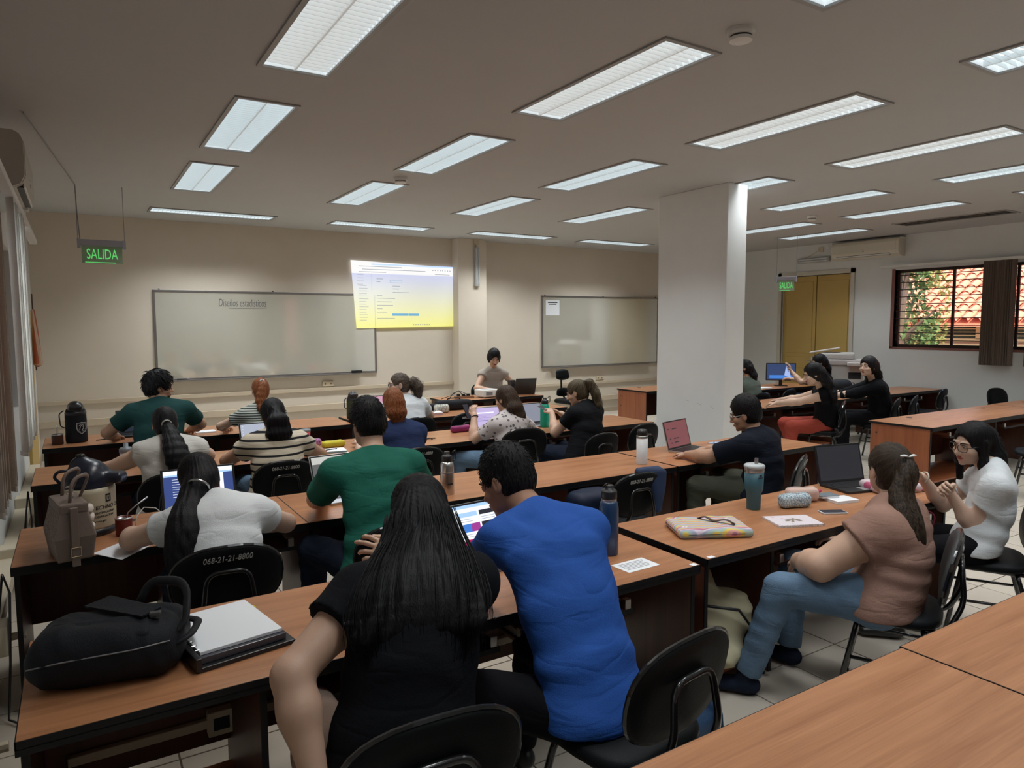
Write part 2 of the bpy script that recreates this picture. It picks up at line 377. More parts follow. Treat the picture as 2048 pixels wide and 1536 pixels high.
# ceiling with recesses for the light fittings
FX = [1.04, 2.87, 4.66, 6.44, 8.15, 9.78, 11.2]; FW = .39
FIX = []   # x0,y0,x1,y1,label-row
for r_, (a, b) in enumerate([(7.5, 9.08), (5.25, 6.83), (2.98, 4.53), (.72, 2.27), (-1.55, 0), (-3.8, -2.25)]):
    for c_, x in enumerate(FX):
        if r_ == 0 and c_ > 3:
            if c_ == 4: continue
        FIX.append((x, a-(.45 if r_ == 0 and c_ > 4 else .4 if c_ > 4 else .3 if c_ == 4 else .15 if c_ == 3 else 0), x+FW, b-(.45 if r_ == 0 and c_ > 4 else .4 if c_ > 4 else .3 if c_ == 4 else .15 if c_ == 3 else 0), r_, c_))
for c_, x in enumerate([.95, 3.45, 5.9, 8.25]): FIX.append((x, 10.62-.03*c_, x+1.6, 11.0-.03*c_, 9, c_))
holes = [(f[0], f[1], f[2], f[3]) for f in FIX]
mb = MB(); Xs = sorted({XL, XR, *[h[0] for h in holes], *[h[2] for h in holes]}); Ys = sorted({YB, YW, *[h[1] for h in holes], *[h[3] for h in holes]})
for i in range(len(Xs)-1):
    run = None
    for j in range(len(Ys)-1):
        xm, ym = (Xs[i]+Xs[i+1])/2, (Ys[j]+Ys[j+1])/2
        h = any(a < xm < c and b < ym < d for a, b, c, d in holes)
        if h:
            if run is not None: mb.box(Xs[i], run, HC, Xs[i+1], Ys[j], HC+.1); run = None
        elif run is None: run = Ys[j]
    if run is not None: mb.box(Xs[i], run, HC, Xs[i+1], YW, HC+.1)
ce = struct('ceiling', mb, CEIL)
struct('roof_sun_block', MB().box(XL-1.9, YB-1.6, HC+.1, XR+.2, YW+.2, HC+.3), CEIL)  # roof; unseen left and back eaves stretched out to block the sun
# front wall pilaster between the two boards, and the free-standing pillar
struct('pilaster', MB().bbox(6.02, YW-.25, 0, 6.62, YW+.01, HC, .008), WALLF)
struct('pillar', MB().bbox(6.3, 5.52, 0, 6.62, 6.62, HC, .008), PIL)
mb = MB()
for k in range(3): mb.tube([(6.297, 5.66+.2*k, .9+.03*k), (6.297, 5.72+.2*k, .93+.02*k)], .0015, 4)
mb.build('scratch', mat('scratch', (.4, .38, .35), .9))['kind'] = 'structure'
# cable trunking and boxes along the walls
mb = MB().bbox(XL, YW-.035, .78, 6.02, YW, .84, .004).bbox(XL, YW-.05, .46, 6.02, YW, .56, .004)
struct('trim_1', mb, mat('cream_trunking', (.55, .46, .34), .6))
mb = MB().bbox(6.62, YW-.035, .62, XR, YW, .68, .004).bbox(6.62, YW-.05, .26, XR, YW, .36, .004); struct('trim_2', mb, _M['cream_trunking'])
mb = MB().bbox(XL, .2, .30, XL+.10, 9.2, .39, .006).bbox(XL, .2, .1, XL+.05, 9.2, .17, .004)
struct('trim_3', mb, mat('ivory_trunking', (.60, .53, .40), .55, noise=.08, nscale=5))
mb = MB().box(XL, YW-.012, 0, XR, YW, .09); struct('baseboard_front', mb, mat('skirting_tile', (.42, .34, .25), .4))
struct('baseboard_left', MB().box(XL, YB, 0, XL+.012, YW, .09), _M['skirting_tile'])
struct('baseboard_right', MB().box(XR-.012, YB, 0, XR, 8.1, .09), _M['skirting_tile'])
for i, (y, z) in enumerate([(4.15, .40), (3.05, .40), (2.45, .38), (5.6, .40), (7.1, .42)]):
    t = thing('junction_box', ['ivory junction box on left wall trunking at the end of the cooler jug desk', 'ivory junction box on left wall trunking just behind the backpack desk', 'ivory junction box with two black plugs beside the backpack desk', 'ivory junction box on left wall trunking beside the second desk row', 'ivory junction box farthest along the left wall trunking'][i], 'junction box', (XL+.1, y, z-.09))
    MB().bbox(-.1, -.075, -.01, .05, .075, .14, .01).build('housing', _M['ivory_trunking'], t)
    if i == 2:
        for k in (0, 1): MB().tube([(.05, -.03+.05*k, .02), (.11, -.03+.05*k, .02), (.13, -.03+.05*k, -.06)], .01, 6).build('plug', BLKP, t)
    else: MB().tube([(.05, 0, .06), (.12, 0, .06)], .02, 8).build('conduit', _M['ivory_trunking'], t)
# door 1 in the right wall (mustard double door)
dm = MB().box(XR-.03, 8.06, 0, XR+.02, 8.14, 2.95).box(XR-.03, 9.7, 0, XR+.02, 9.78, 2.95).box(XR-.03, 8.06, 2.87, XR+.02, 9.78, 2.95)
d1 = struct('door_1', dm, mat('door_frame_paint', (.55, .52, .45), .5))
for i, (a, b) in enumerate([(8.15, 8.91), (8.93, 9.69)]):
    lf = MB().bbox(XR+.06, a, .01, XR+.10, b, 2.86, .004).build('door_leaf', YEL, d1)
    for z0, z1 in ((.2, .85), (.97, 1.2), (1.28, 2.75)):
        MB().bbox(XR+.05, a+.07, z0, XR+.0605, b-.07, z1, .006).build('panel', YEL, lf)
MB().bbox(XR+.03, 8.95, 1.0, XR+.061, 8.99, 1.22, .004, 0).tube([(XR+.04, 8.97, 1.12), (XR+.0, 8.97, 1.12), (XR+.0, 9.07, 1.12)], .009, 8).build('handle', STEEL, d1)
# yellow door edge seen in the far left corner
MB().box(XR+.12, 8.1, 0, XR+.2, 9.75, 2.9).build('door_gap_block', BLK, d1)  # sheet added behind the leaves to block outside light in the gap
yd = MB().bbox(XL-.01, 9.35, 0, XL+.03, 10.75, 2.1, .004); struct('door_2', yd, YEL)

def window(name, axis, c, t, a0, a1, z0, z1, nm, nb, m, sign=1):
    """frame, mullions, bars and panes of one window; c is the inner wall face, outwards is sign"""
    def bx(mb, d0, d1, p, q, r, s):
        x0, x1 = sorted((c+sign*d0, c+sign*d1))
        if axis == 0: mb.bbox(x0, p, r, x1, q, s, .004)
        else: mb.bbox(p, x0, r, q, x1, s, .004)
    f = MB()
    for p, q, r, s in ((a0, a0+.05, z0, z1), (a1-.05, a1, z0, z1), (a0, a1, z0, z0+.05), (a0, a1, z1-.05, z1)): bx(f, .07, .13, p, q, r, s)
    W = struct(name, f, m)
    step = (a1-a0)/nm
    for i in range(1, nm):
        k = MB(); bx(k, .08, .12, a0+step*i-.02, a0+step*i+.02, z0+.05, z1-.05); k.build('mullion', m, W)
    for i in range(nm):
        k = MB(); bx(k, .098, .104, a0+step*i+.02, a0+step*(i+1)-.02, z0+.05, z1-.05); k.build('pane', PANE, W)
    for j in range(nb):
        z = z0+.05+(z1-z0-.1)*(j+.6)/nb; k = MB(); bx(k, .03, .045, a0, a1, z-.007, z+.007); k.build('bar', m, W)
    return W
FRM = mat('dark_window_frame', (.035, .02, .016), .45)
window('window_1', 0, XR, .2, 2.4, 7.28, 1.46, 2.86, 5, 10, FRM)
struct('trim_4', MB().box(XR-.005, 7.28, 1.44, XR+.2, 7.34, 2.88).box(XR-.005, 2.3, 1.42, XR+.2, 7.34, 1.46), mat('reddish_reveal', (.22, .09, .075), .7))
window('window_2', 0, XL, .2, 3.6, 8.3, 1.12, 2.62, 4, 0, FRM, -1)
window('window_3', 0, XL, .2, -1.9, 2.3, 1.12, 2.62, 4, 0, FRM, -1)
window('window_4', 1, YB, .2, 5.6, 8.6, .4, 3.0, 3, 0, FRM, -1)

# ------------------------------------------------------------------ vertical blinds
def blind(name, label, axis, c, spans, z0, z1, m, railspan, tilt=14, vw=.095, group=None):
    a0 = min(s[0] for s in spans); t = thing(name, label, 'blind', (c if axis == 0 else a0, a0 if axis == 0 else c, z0), 0, group)
    T0 = T3(*[-q for q in t.location]); r0, r1 = railspan
    rl = MB()
    if axis == 0: rl.bbox(c-.03, r0, z1, c+.03, r1, z1+.045, .004, T=T0)
    else: rl.bbox(r0, c-.03, z1, r1, c+.03, z1+.045, .004, T=T0)
    rl.build('head_rail', WHITEP, t)
    vm = MB(); n = 7
    prof = [(vw*(i/n-.5), .006*math.sin(PI*i/n)) for i in range(n+1)]
    poly = prof+[(x, y+.0015) for x, y in reversed(prof)]
    vm.slab(poly, 0, z1-z0); vm.bbox(-vw/2, .0, .002, vw/2, .009, .03, .002)
    me = mesh('vane', vm.v, vm.f, m, vm.m)
    for s0, s1, pitch in spans:
        y = s0
        while y < s1:
            o = link('vane', me, t, Vector((c, y, z0))+T0.translation if axis == 0 else Vector((y, c, z0))+T0.translation)
            o.rotation_euler = (0, 0, R((90 if axis == 0 else 0)+tilt+rng.uniform(-16, 16))); y += pitch
    return t
VAN = mat('grey_brown_vane', (.15, .11, .085), .85, bump=.2, bscale=150, stretch=(1, 1, 8))
VAL = mat('linen_grey_vane', (.50, .45, .39), .85, bump=.3, bscale=120, stretch=(1, 1, 6), noise=.12, nscale=30)
blind('vertical_blind', 'brown vertical blind gathered across right part of the right wall window', 0, XR-.09, [(5.32, 5.74, .034), (2.5, 5.1, .055)], 1.2, 2.9, VAN, (2.35, 7.5), tilt=58)
blind('vertical_blind', 'light grey vertical blind on the left wall window below the air conditioner', 0, XL+.19, [(3.7, 4.60, .085), (5.42, 6.88, .085)], 1.07, 2.70, VAL, (3.5, 8.4), tilt=16)
blind('vertical_blind', 'grey vertical blind on the left wall window nearest the camera', 0, XL+.12, [(-1.8, 2.2, .1)], 1.07, 2.70, VAL, (-1.95, 2.35), tilt=55)
blind('vertical_blind', 'vertical blind with narrow bright gap on back wall window', 1, YB+.09, [(5.7, 6.95, .085), (7.35, 8.5, .085)], .35, 3.04, VAN, (5.5, 8.7), tilt=5)

# ------------------------------------------------------------------ light fittings
LOUV = mat('lit_louver_white', (.55, .60, .62), .5, emit=(.86, .95, .97), es=.20)
LOUVW = mat('lit_louver_warm', (.58, .58, .56), .5, emit=(.93, .94, .93), es=.19)
DIFF = mat('lit_reflector', (.85, .88, .9), .4, emit=(.85, .96, 1.0), es=.26)
OFFL = mat('unlit_louver', (.16, .145, .135), .4)
FRMG = mat('grey_fitting_frame', (.34, .34, .335), .45, .1)
TUBE = mat('fluorescent_tube', (.9, .95, 1), .4, emit=(.95, 1, 1), es=.55)
ordn = ['leftmost', 'second from left', 'third from left', 'fourth from left', 'fifth from left', 'sixth from left', 'rightmost']
rown = {0: 'ceiling row just before the cross fittings', 1: 'second ceiling row from the front boards', 2: 'third ceiling row from the boards', 3: 'nearest ceiling row in view'}
def fitting(x0, y0, x1, y1, lab, on=True, warm=False, along=1, group=None, energy=1, seen=True):
    t = thing('ceiling_light', lab, 'ceiling light', ((x0+x1)/2, (y0+y1)/2, HC), 0, group); hx, hy = (x1-x0)/2, (y1-y0)/2
    f = MB(); e = .03
    for a, b, c, d in ((-hx-e, -hy-e, hx+e, -hy), (-hx-e, hy, hx+e, hy+e), (-hx-e, -hy, -hx, hy), (hx, -hy, hx+e, hy)): f.box(a, b, -.012, c, d, .0)
    f.build('frame', FRMG, t)
    MB().box(-hx, -hy, .085, hx, hy, .095).box(-hx, -hy, 0, -hx+.004, hy, .085).box(hx-.004, -hy, 0, hx, hy, .085).box(-hx, -hy, 0, hx, -hy+.004, .085).box(-hx, hy-.004, 0, hx, hy, .085).build('reflector', DIFF if on else OFFL, t)
    tb = [(-.3, .3)] if min(hx, hy) < .1 else (-.5, .5)
    for k in (-.45, .45):
        q = MB()
        if along: q.tube([(hx*k, -hy+.03, .055), (hx*k, hy-.03, .055)], .013, 6)
        else: q.tube([(-hx+.03, hy*k, .055), (hx-.03, hy*k, .055)], .013, 6)
        q.build('fluorescent_tube', TUBE if on else OFFL, t)
    lv = MB(); n = 30; m = (LOUVW if warm else LOUV) if on else OFFL
    for i in range(1, n):
        if along: y = -hy+2*hy*i/n; lv.add([(-hx, y-.012, -.002), (hx, y-.012, -.002), (hx, y+.004, .035), (-hx, y+.004, .035), (-hx, y-.009, -.002), (hx, y-.009, -.002)], [(0, 1, 2, 3), (3, 2, 5, 4), (0, 4, 5, 1)])
        else: x = -hx+2*hx*i/n; lv.add([(x-.012, -hy, -.002), (x-.012, hy, -.002), (x+.004, hy, .035), (x+.004, -hy, .035), (x-.009, -hy, -.002), (x-.009, hy, -.002)], [(0, 1, 2, 3), (3, 2, 5, 4), (0, 4, 5, 1)])
    if along: lv.box(-.006, -hy, -.004, .006, hy, .03)
    else: lv.box(-hx, -.006, -.004, hx, .006, .03)
    o = lv.build('louver_grille', m, t); o['kind'] = 'stuff'
    if on:
        l = arealight('lamp_light', (0, 0, -.006), (x1-x0)-.06, (y1-y0)-.06, 12*energy, (0, 0, 0), (.93, .98, 1) if not warm else (1, .97, .92), 112)
        l.parent = t
for x0, y0, x1, y1, r_, c_ in FIX:
    if r_ == 9:
        fitting(x0, y0, x1, y1, 'narrow cross fitting close to the front wall, %s of four' % ordn[c_].replace('fourth from left', 'rightmost'), along=0, energy=2.0); continue
    if r_ <= 3:
        off = (r_ == 1 and c_ == 6)
        lab = ('unlit dark louvered fitting near the right wall above the window blind' if off else '%s louvered ceiling fitting of the %s' % (ordn[c_], rown[r_]))
        fitting(x0, y0, x1, y1, lab, on=not off, warm=(r_ == 2 and c_ < 4), energy=.8 if r_ > 1 else 1)
    else:
        fitting(x0, y0, x1, y1, 'louvered ceiling fitting behind the camera, unseen from the front', on=(r_ == 4), group='ceiling fittings behind the camera', energy=.45)
# ================================================================== OUTSIDE THE RIGHT WINDOW
g_ = struct('ground_outside', MB().box(XR+.2, -30, -3.2, 60, 60, -3.1), mat('ground_soil', (.38, .24, .15), .9))
nb = thing('building', 'orange brick neighbouring building with ribbed red tile roof outside right window', 'building', (23, 12, -3.1))
def loc3(x, y, z): return (x-23, y-12, z+3.1)
mb = MB(); mb.box(0, -22, 0, 1, 26, 5.2); mb.build('wall', BRK, nb)
CRM = mat('cream_render', (.80, .58, .32), .8)
for k, y in enumerate((-13, -9.2, -5.4, -1.6, 2.2, 6)):
    f = MB().box(-.06, y, 4.42, 0, y+3.1, 4.52).box(-.06, y, 4.92, 0, y+3.1, 5.0).box(-.06, y, 4.5, 0, y+.14, 4.95).box(-.06, y+2.96, 4.5, 0, y+3.1, 4.95).build('window', CRM, nb)
    MB().box(-.03, y+.14, 4.52, -.001, y+2.96, 4.92).build('pane', mat('dark_far_glass', (.03, .035, .03), .1), f)
    for j in range(3): MB().box(-.05, y+.14, 4.6+.1*j, -.02, y+2.96, 4.62+.1*j).build('bar', CRM, f)
mb = MB().box(-.08, -22, 4.1, 0, 26, 4.36).box(-.3, -22, 5.2, 1, 26, 5.3); mb.build('band', CRM, nb)
RT = mat('red_roof_tile', (.72, .17, .09), .7, noise=.25, nscale=3); RT2 = mat('pale_roof_ridge', (.75, .28, .17), .7)
sl = math.radians(30)
for i in range(18):      # courses of half-round tiles running up the slope
    s0 = -.7+i*.42; me_ = MB()
    for j in range(-22*3, 26*3):
        y = j/3; o = len(me_.v)
        for s, dz in ((s0, .05), (s0+.46, .0)):
            for a in range(5): th = PI*a/4; me_.v.append((s*math.cos(sl), y+.15*math.cos(th), 5.35+s*math.sin(sl)+.11*math.sin(th)+dz))
        for a in range(4): me_.f.append((o+a, o+a+1, o+6+a, o+5+a)); me_.m.append(0 if a < 2 else 1)
    q = me_.build('roof_course', [RT, RT2], nb)
MB().add([(-.72, -22, 5.28-.4), (9, -22, 5.28+5.1), (9, 26, 5.28+5.1), (-.72, 26, 5.28-.4)], [(0, 1, 2, 3)]).build('roof_deck', RT, nb)
def tree(label, x, y, h, r, seed, lc):
    t = thing('tree', label, 'tree', (x, y, -3.1)); g = np.random.default_rng(seed)
    mb = MB(); mb.tube([(0, 0, 0), (.05, .05, h*.4), (-.03, .1, h*.75), (.1, 0, h)], [.17, .14, .1, .05], 8)
    for k in range(7):
        a = g.uniform(0, 6.28); z = h*g.uniform(.5, .9); mb.tube([(0, 0, z), (math.cos(a)*r*.5, math.sin(a)*r*.5, z+.4), (math.cos(a)*r*.9, math.sin(a)*r*.9, z+.7)], [.06, .04, .015], 5)
    mb.build('trunk', mat('tree_bark', (.13, .075, .05), .9), t)
    n = 3200; c = g.normal(size=(n, 3)); c /= np.linalg.norm(c, axis=1)[:, None]; c *= (g.uniform(.25, 1, n)**.5)[:, None]*np.array([r, r, h*.42]); c[:, 2] += h*.78
    cl = np.sin(c[:, 0]*3)+np.sin(c[:, 1]*3.3)+np.sin(c[:, 2]*3.1); c = c[cl > -.6]; n = len(c)
    u = g.normal(size=(n, 3)); u /= np.linalg.norm(u, axis=1)[:, None]; v = np.cross(u, g.normal(size=(n, 3))); v /= np.linalg.norm(v, axis=1)[:, None]
    vs = np.concatenate([c-u*.09, c+v*.04+u*.01, c+u*.09, c-v*.04], 0); i = np.arange(n); f = np.stack([i, i+n, i+2*n, i+3*n], 1)
    o = link('foliage', mesh('foliage', vs, f, mat('leaf_%d' % seed, lc, .6, noise=.4, nscale=2)), t); o['kind'] = 'stuff'
tree('leafy green tree with dark trunk just outside left part of the right window', 17.0, 9.42, 6.3, .75, 3, (.10, .16, .04))
tree('taller tree with yellowish leaves outside the window, beyond the dark trunk tree', 20.8, 11.5, 7.4, 1.15, 5, (.24, .22, .05))
lb = thing('building', 'red brick wall outside the left window behind the blinds', 'building', (-3.2, 5, -3.1))
MB().box(-.3, -14, 0, 0, 8, 7.5).build('wall', BRK, lb)
bb = thing('building', 'orange brick wall behind the back window, seen only as reflection', 'building', (7, -12.5, -3.1))
MB().box(-8, -.3, 0, 8, 0, 9).build('wall', BRK, bb)

# ================================================================== WALL AND CEILING EQUIPMENT
def ac(label, x, y, z, rz, L=1.32, H=.33, D=.23, open_=False, mt=None):
    t = thing('air_conditioner', label, 'air conditioner', (x, y, z), rz)
    n = 10; prof = [(0, 0), (D*.6, 0), (D*.9, .04), (D, .10), (D, H-.07), (D*.93, H-.02), (D*.8, H), (0, H)]
    mb = MB(); T = Matrix(((0, 0, 1, -L/2), (-1, 0, 0, 0), (0, 1, 0, 0), (0, 0, 0, 1)))     # prof x -> -y (into room), prof y -> z, slab z -> x
    mb.slab(prof, .05, L-.05, T=T); mb.build('front_panel', mt or mat('ivory_ac', (.62, .58, .48), .4), t)
    for a, b in ((0, .05), (L-.05, L)):
        p2 = [(p*.985, q) for p, q in prof]; MB().slab(p2, a, b, T=T).build('end_cap', mt or _M['ivory_ac'], t)
    MB().box(-L/2+.1, -D*.93, .025, L/2-.16, -D*.5, .06).build('air_outlet', BLKP, t)
    MB().box(-L/2+.06, -D*.7, H-.012, L/2-.06, -.03, H+.004).build('intake_grille', BLKP, t)
    fl_ = MB().bbox(-L/2+.1, -D*.96, .028, L/2-.16, -D*.90, .05, .003); fl_.build('louver_flap', WHITEP, t)
    MB().tube([(.0, -D-.001, .12), (.0, -D-.004, .12)], .014, 12).build('badge', GREYP, t)
    MB().box(-.03, -D-.0015, .155, .03, -D-.0005, .163).build('badge', GREYP, t)
    return t
ac('ivory split air conditioner high on right wall between door and window', XR, 7.78, 3.11, -90+0)
a_ = ac('beige split air conditioner high on the left wall at the picture edge', XL, 6.30, 2.80, 90, L=1.2, H=.38, D=.27, mt=mat('grey_beige_ac', (.42, .39, .34), .45))
for k in range(3): MB().bbox(.575-.02-.0, -.2, .06+.0, .58, -.06, .30, .004, T=T3(0, 0, 0)).build('end_cap', _M['grey_beige_ac'], a_)if k == 0 else MB().bbox(.35+.07*k, -.235, .0, .39+.07*k, -.15, .075, .01).build('vane', WHITEP, a_)
def exit_sign(label, x, y, z, rz, wd, body):
    t = thing('exit_sign', label, 'exit sign', (x, y, z), rz)
    MB().bbox(-wd/2, -.03, .0, wd/2, .03, .07, .008).bbox(-wd/2-.01, -.035, -.03, -wd/2+.025, .035, .075, .006).bbox(wd/2-.025, -.035, -.03, wd/2+.01, .035, .075, .006).build('housing', mat('sign_housing', (.33, .33, .38), .4), t)
    MB().box(-wd/2+.03, -.004, -.19, wd/2-.03, .004, 0).build('acrylic_plate', mat('edge_lit_acrylic', (.28, .30, .24), .3, emit=(.1, .5, .12), es=.03, spec=.3), t)
    text('lettering', body, .16, mat('lit_green', (.1, .7, .15), .5, emit=(.12, .62, .16), es=.55), T3(0, -.006, -.095) @ rot('X', 90), t, xs=wd*1.28)
    MB().box(-wd/2+.06, -.006, -.185, wd/2-.1, -.004, -.178).build('small_lettering', _M['lit_green'], t)
    for s in (-1, 1): MB().tube([(s*wd/2, 0, .07), (s*wd/2, 0, HC-z)], .003, 5).build('hanging_wire', GREYP, t)
    return t
exit_sign('green lit SALIDA sign hanging at far left before the front wall', .30, 9.3, 2.80, 0, .46, 'SALIDA')
exit_sign('small green exit sign hanging in front of the mustard door', 11.1, 8.33, 2.68, -62, .34, 'SALIDA')
t = thing('cable', 'thin grey cable along ceiling feeding the SALIDA sign', 'cable', (-.2, 8.6, HC)); MB().tube([(-.05, -2.2, -.01), (.27, .7, -.01), (.275, .7, -.3), (.29, .7, -.6)], .006, 5).build('wire', GREYP, t)
def smoke(label, x, y):
    t = thing('smoke_detector', label, 'smoke detector', (x, y, HC))
    MB().lathe([(.075, 0), (.075, -.02), (.07, -.035)], 24).build('base', WHITEP, t)
    MB().lathe([(.058, -.035), (.055, -.045)], 24).build('vent_ring', BLKP, t)
    MB().lathe([(.064, -.045), (.06, -.06), (.03, -.07), (.0, -.071)], 24).build('cover', WHITEP, t)
smoke('round white smoke detector above the nearest ceiling fittings', 3.13, 2.68)
smoke('round smoke detector between the two second-column fittings near the front', 3.05, 7.17)
smoke('small round detector between right side fittings before the exit sign', 9.35, 6.6)
def emlight(label, x, y, z, rz, vert):
    t = thing('emergency_light', label, 'emergency light', (x, y, z), rz); L = .72
    T = rot('Y', 90) if vert else Matrix.Identity(4)
    MB().bbox(-L/2, -.06, -.05, L/2, 0, .05, .01, T=T).build('body', mat('grey_lamp_body', (.40, .40, .38), .4), t)
    for k in (-.022, .022): MB().tube([T @ Vector((-L/2+.04, -.066, k)), T @ Vector((L/2-.04, -.066, k))], .012, 8).build('tube', mat('unlit_tube', (.62, .64, .66), .25), t)
    if vert: MB().bbox(-.05, -.03, L/2+.06, .05, 0, L/2+.16, .006).tube([(0, -.03, L/2+.1), (0, -.04, L/2+.0)], .012, 6).build('socket', IVORY, t)
    else: MB().bbox(.1, -.03, .15, .2, 0, .25, .006).tube([(.15, -.03, .2), (-.2, -.03, .05)], .006, 5).build('socket', IVORY, t)
emlight('grey twin tube emergency light mounted upright on the front pilaster', 6.4, YW-.25, 2.97, 0, True)
emlight('white emergency light mounted sideways above the mustard door', XR, 8.95, 3.17, -90, False)
def outlet(label, x, y, z, rz, wd=.12):
    t = thing('power_outlet', label, 'power outlet', (x, y, z), rz); MB().bbox(-wd/2, -.03, 0, wd/2, 0, .085, .005).build('cover_plate', IVORY, t)
    for s in (-1, 1): MB().box(s*wd/4-.012, -.031, .03, s*wd/4+.012, -.0295, .055).build('socket', mat('brown_socket', (.2, .11, .06), .5), t)
outlet('ivory power outlet low on front wall right of the teacher', 9.55, YW, .70, 0, .2)
outlet('ivory power outlet on front wall beside the green thermos', 3.62, YW, .86, 0, .2)
MB().bbox(XR-.02, 4.9, 3.08, XR, 5.1, 3.26, .006).build('wall_plate', WHITEP); tag(bpy.data.objects['wall_plate'], 'pale square cover plate high on right wall', 'wall plate')

WB = mat('whiteboard_enamel', (.64, .62, .52), .07, spec=1, noise=.03, nscale=1.5, bump=.03, bscale=9)
WB.node_tree.nodes['Principled BSDF'].inputs['IOR'].default_value = 2.6
ALU = mat('aluminium_trim', (.33, .31, .30), .35, .8)
def whiteboard(label, x0, x1, z0, z1):
    t = thing('whiteboard', label, 'whiteboard', ((x0+x1)/2, YW, z0)); w_, h_ = x1-x0, z1-z0
    MB().box(-w_/2, -.025, 0, w_/2, -.008, h_).build('writing_surface', WB, t)
    f = MB()
    for a, b, c, d in ((-w_/2-.02, -.02, w_/2+.02, .012), (-w_/2-.02, h_-.012, w_/2+.02, h_+.02), (-w_/2-.02, 0, -w_/2+.012, h_), (w_/2-.012, 0, w_/2+.02, h_)): f.bbox(a, -.035, b, c, 0, d, .003)
    f.build('frame', ALU, t)
    for k in (-.48, .0, .48): MB().box(k*w_-.012, -.03, h_+.02, k*w_+.012, -.012, h_+.035).build('mounting_clip', BLKP, t)
    MB().bbox(-w_*.5+.15, -.09, -.03, w_*.5-.3, -.03, -.012, .003).build('pen_tray', ALU, t)
    return t
s_ = YW/11.1
b1 = whiteboard('long whiteboard left of the projection with a handwritten heading', 1.02, 4.48, 1.08, 2.42)
MRK = mat('marker_ink', (.10, .10, .11), .6)
text('handwriting', 'Diseños estadísticos', .17, MRK, T3(-.47, -.0265, 1.17) @ rot('X', 90), b1, extrude=.0004, shear=.15, xs=.52)
MB().tube([(-.68, -.027, 1.09), (-.1, -.027, 1.10)], .003, 4).build('underline', MRK, b1)
b2 = whiteboard('whiteboard right of the teacher with small printed note taped in its corner', 8.05, 11.2, 1.03, 2.46)
n_ = MB().box(.08-1.575, -.028, 1.05, .42-1.575, -.0262, 1.36).build('note', PAPER, b2)
for z_, w_n in ((1.30, .24), (1.265, .19)): MB().box(-1.575+.25-w_n/2, -.0286, z_, -1.575+.25+w_n/2, -.0282, z_+.018).build('note_line', INK, b2)
e_ = thing('eraser', 'black felt eraser on the pen tray under the long whiteboard', 'eraser', (4.12, YW-.06, 1.07)); MB().bbox(-.09, -.03, 0, .09, .03, .045, .008).build('body', BLKP, e_)
e_ = thing('marker', 'dark marker on pen tray at left end of long whiteboard', 'marker', (1.35, YW-.06, 1.075)); MB().tube([(-.07, 0, .01), (.07, 0, .01)], .01, 8).build('barrel', BLKP, e_); MB().tube([(.07, 0, .01), (.11, 0, .01)], .011, 8).build('cap', GREYP, e_)
# projected picture (projector light painted as a glowing sheet; a browser page fading from pale blue to yellow)
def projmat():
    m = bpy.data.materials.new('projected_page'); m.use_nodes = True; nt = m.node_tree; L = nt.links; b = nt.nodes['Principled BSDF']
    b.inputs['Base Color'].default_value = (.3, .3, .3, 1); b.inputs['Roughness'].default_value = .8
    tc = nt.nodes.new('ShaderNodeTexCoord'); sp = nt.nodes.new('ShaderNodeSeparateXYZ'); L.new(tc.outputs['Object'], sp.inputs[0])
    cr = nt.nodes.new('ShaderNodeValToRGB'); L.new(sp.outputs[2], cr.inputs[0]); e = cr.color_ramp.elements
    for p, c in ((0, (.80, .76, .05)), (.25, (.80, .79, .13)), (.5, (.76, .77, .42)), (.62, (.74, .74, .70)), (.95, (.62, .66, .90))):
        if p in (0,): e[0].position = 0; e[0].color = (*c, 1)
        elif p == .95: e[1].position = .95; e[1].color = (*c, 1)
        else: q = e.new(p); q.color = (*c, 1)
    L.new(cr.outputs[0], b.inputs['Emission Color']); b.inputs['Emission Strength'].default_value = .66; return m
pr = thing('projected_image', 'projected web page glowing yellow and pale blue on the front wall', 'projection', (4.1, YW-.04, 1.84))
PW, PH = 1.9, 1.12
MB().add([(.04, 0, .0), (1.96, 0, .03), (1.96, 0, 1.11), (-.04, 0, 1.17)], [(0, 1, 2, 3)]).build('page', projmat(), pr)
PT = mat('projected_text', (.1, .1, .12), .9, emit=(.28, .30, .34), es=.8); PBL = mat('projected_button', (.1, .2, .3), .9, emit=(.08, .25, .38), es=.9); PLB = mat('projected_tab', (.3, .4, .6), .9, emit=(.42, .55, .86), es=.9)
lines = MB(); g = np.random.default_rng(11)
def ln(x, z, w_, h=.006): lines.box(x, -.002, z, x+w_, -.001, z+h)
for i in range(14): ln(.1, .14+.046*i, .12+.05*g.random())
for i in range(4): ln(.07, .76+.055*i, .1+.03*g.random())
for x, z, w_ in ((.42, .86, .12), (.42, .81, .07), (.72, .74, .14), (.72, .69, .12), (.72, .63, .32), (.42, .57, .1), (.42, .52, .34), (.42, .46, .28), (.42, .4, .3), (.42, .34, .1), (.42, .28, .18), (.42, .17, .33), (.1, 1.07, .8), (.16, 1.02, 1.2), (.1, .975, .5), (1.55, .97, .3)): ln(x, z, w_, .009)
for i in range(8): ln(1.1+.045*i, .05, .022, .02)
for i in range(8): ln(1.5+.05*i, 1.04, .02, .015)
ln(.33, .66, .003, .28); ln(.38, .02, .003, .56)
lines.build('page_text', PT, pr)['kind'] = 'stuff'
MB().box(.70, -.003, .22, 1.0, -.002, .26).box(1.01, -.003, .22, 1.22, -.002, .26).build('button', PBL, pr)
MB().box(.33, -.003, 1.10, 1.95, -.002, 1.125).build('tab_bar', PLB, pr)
MB().box(.67, -.003, .80, .9, -.002, .804).box(.67, -.003, .845, .9, -.002, .849).box(.67, -.003, .80, .674, -.002, .849).box(.896, -.003, .80, .9, -.002, .849).build('input_box', PBL, pr)
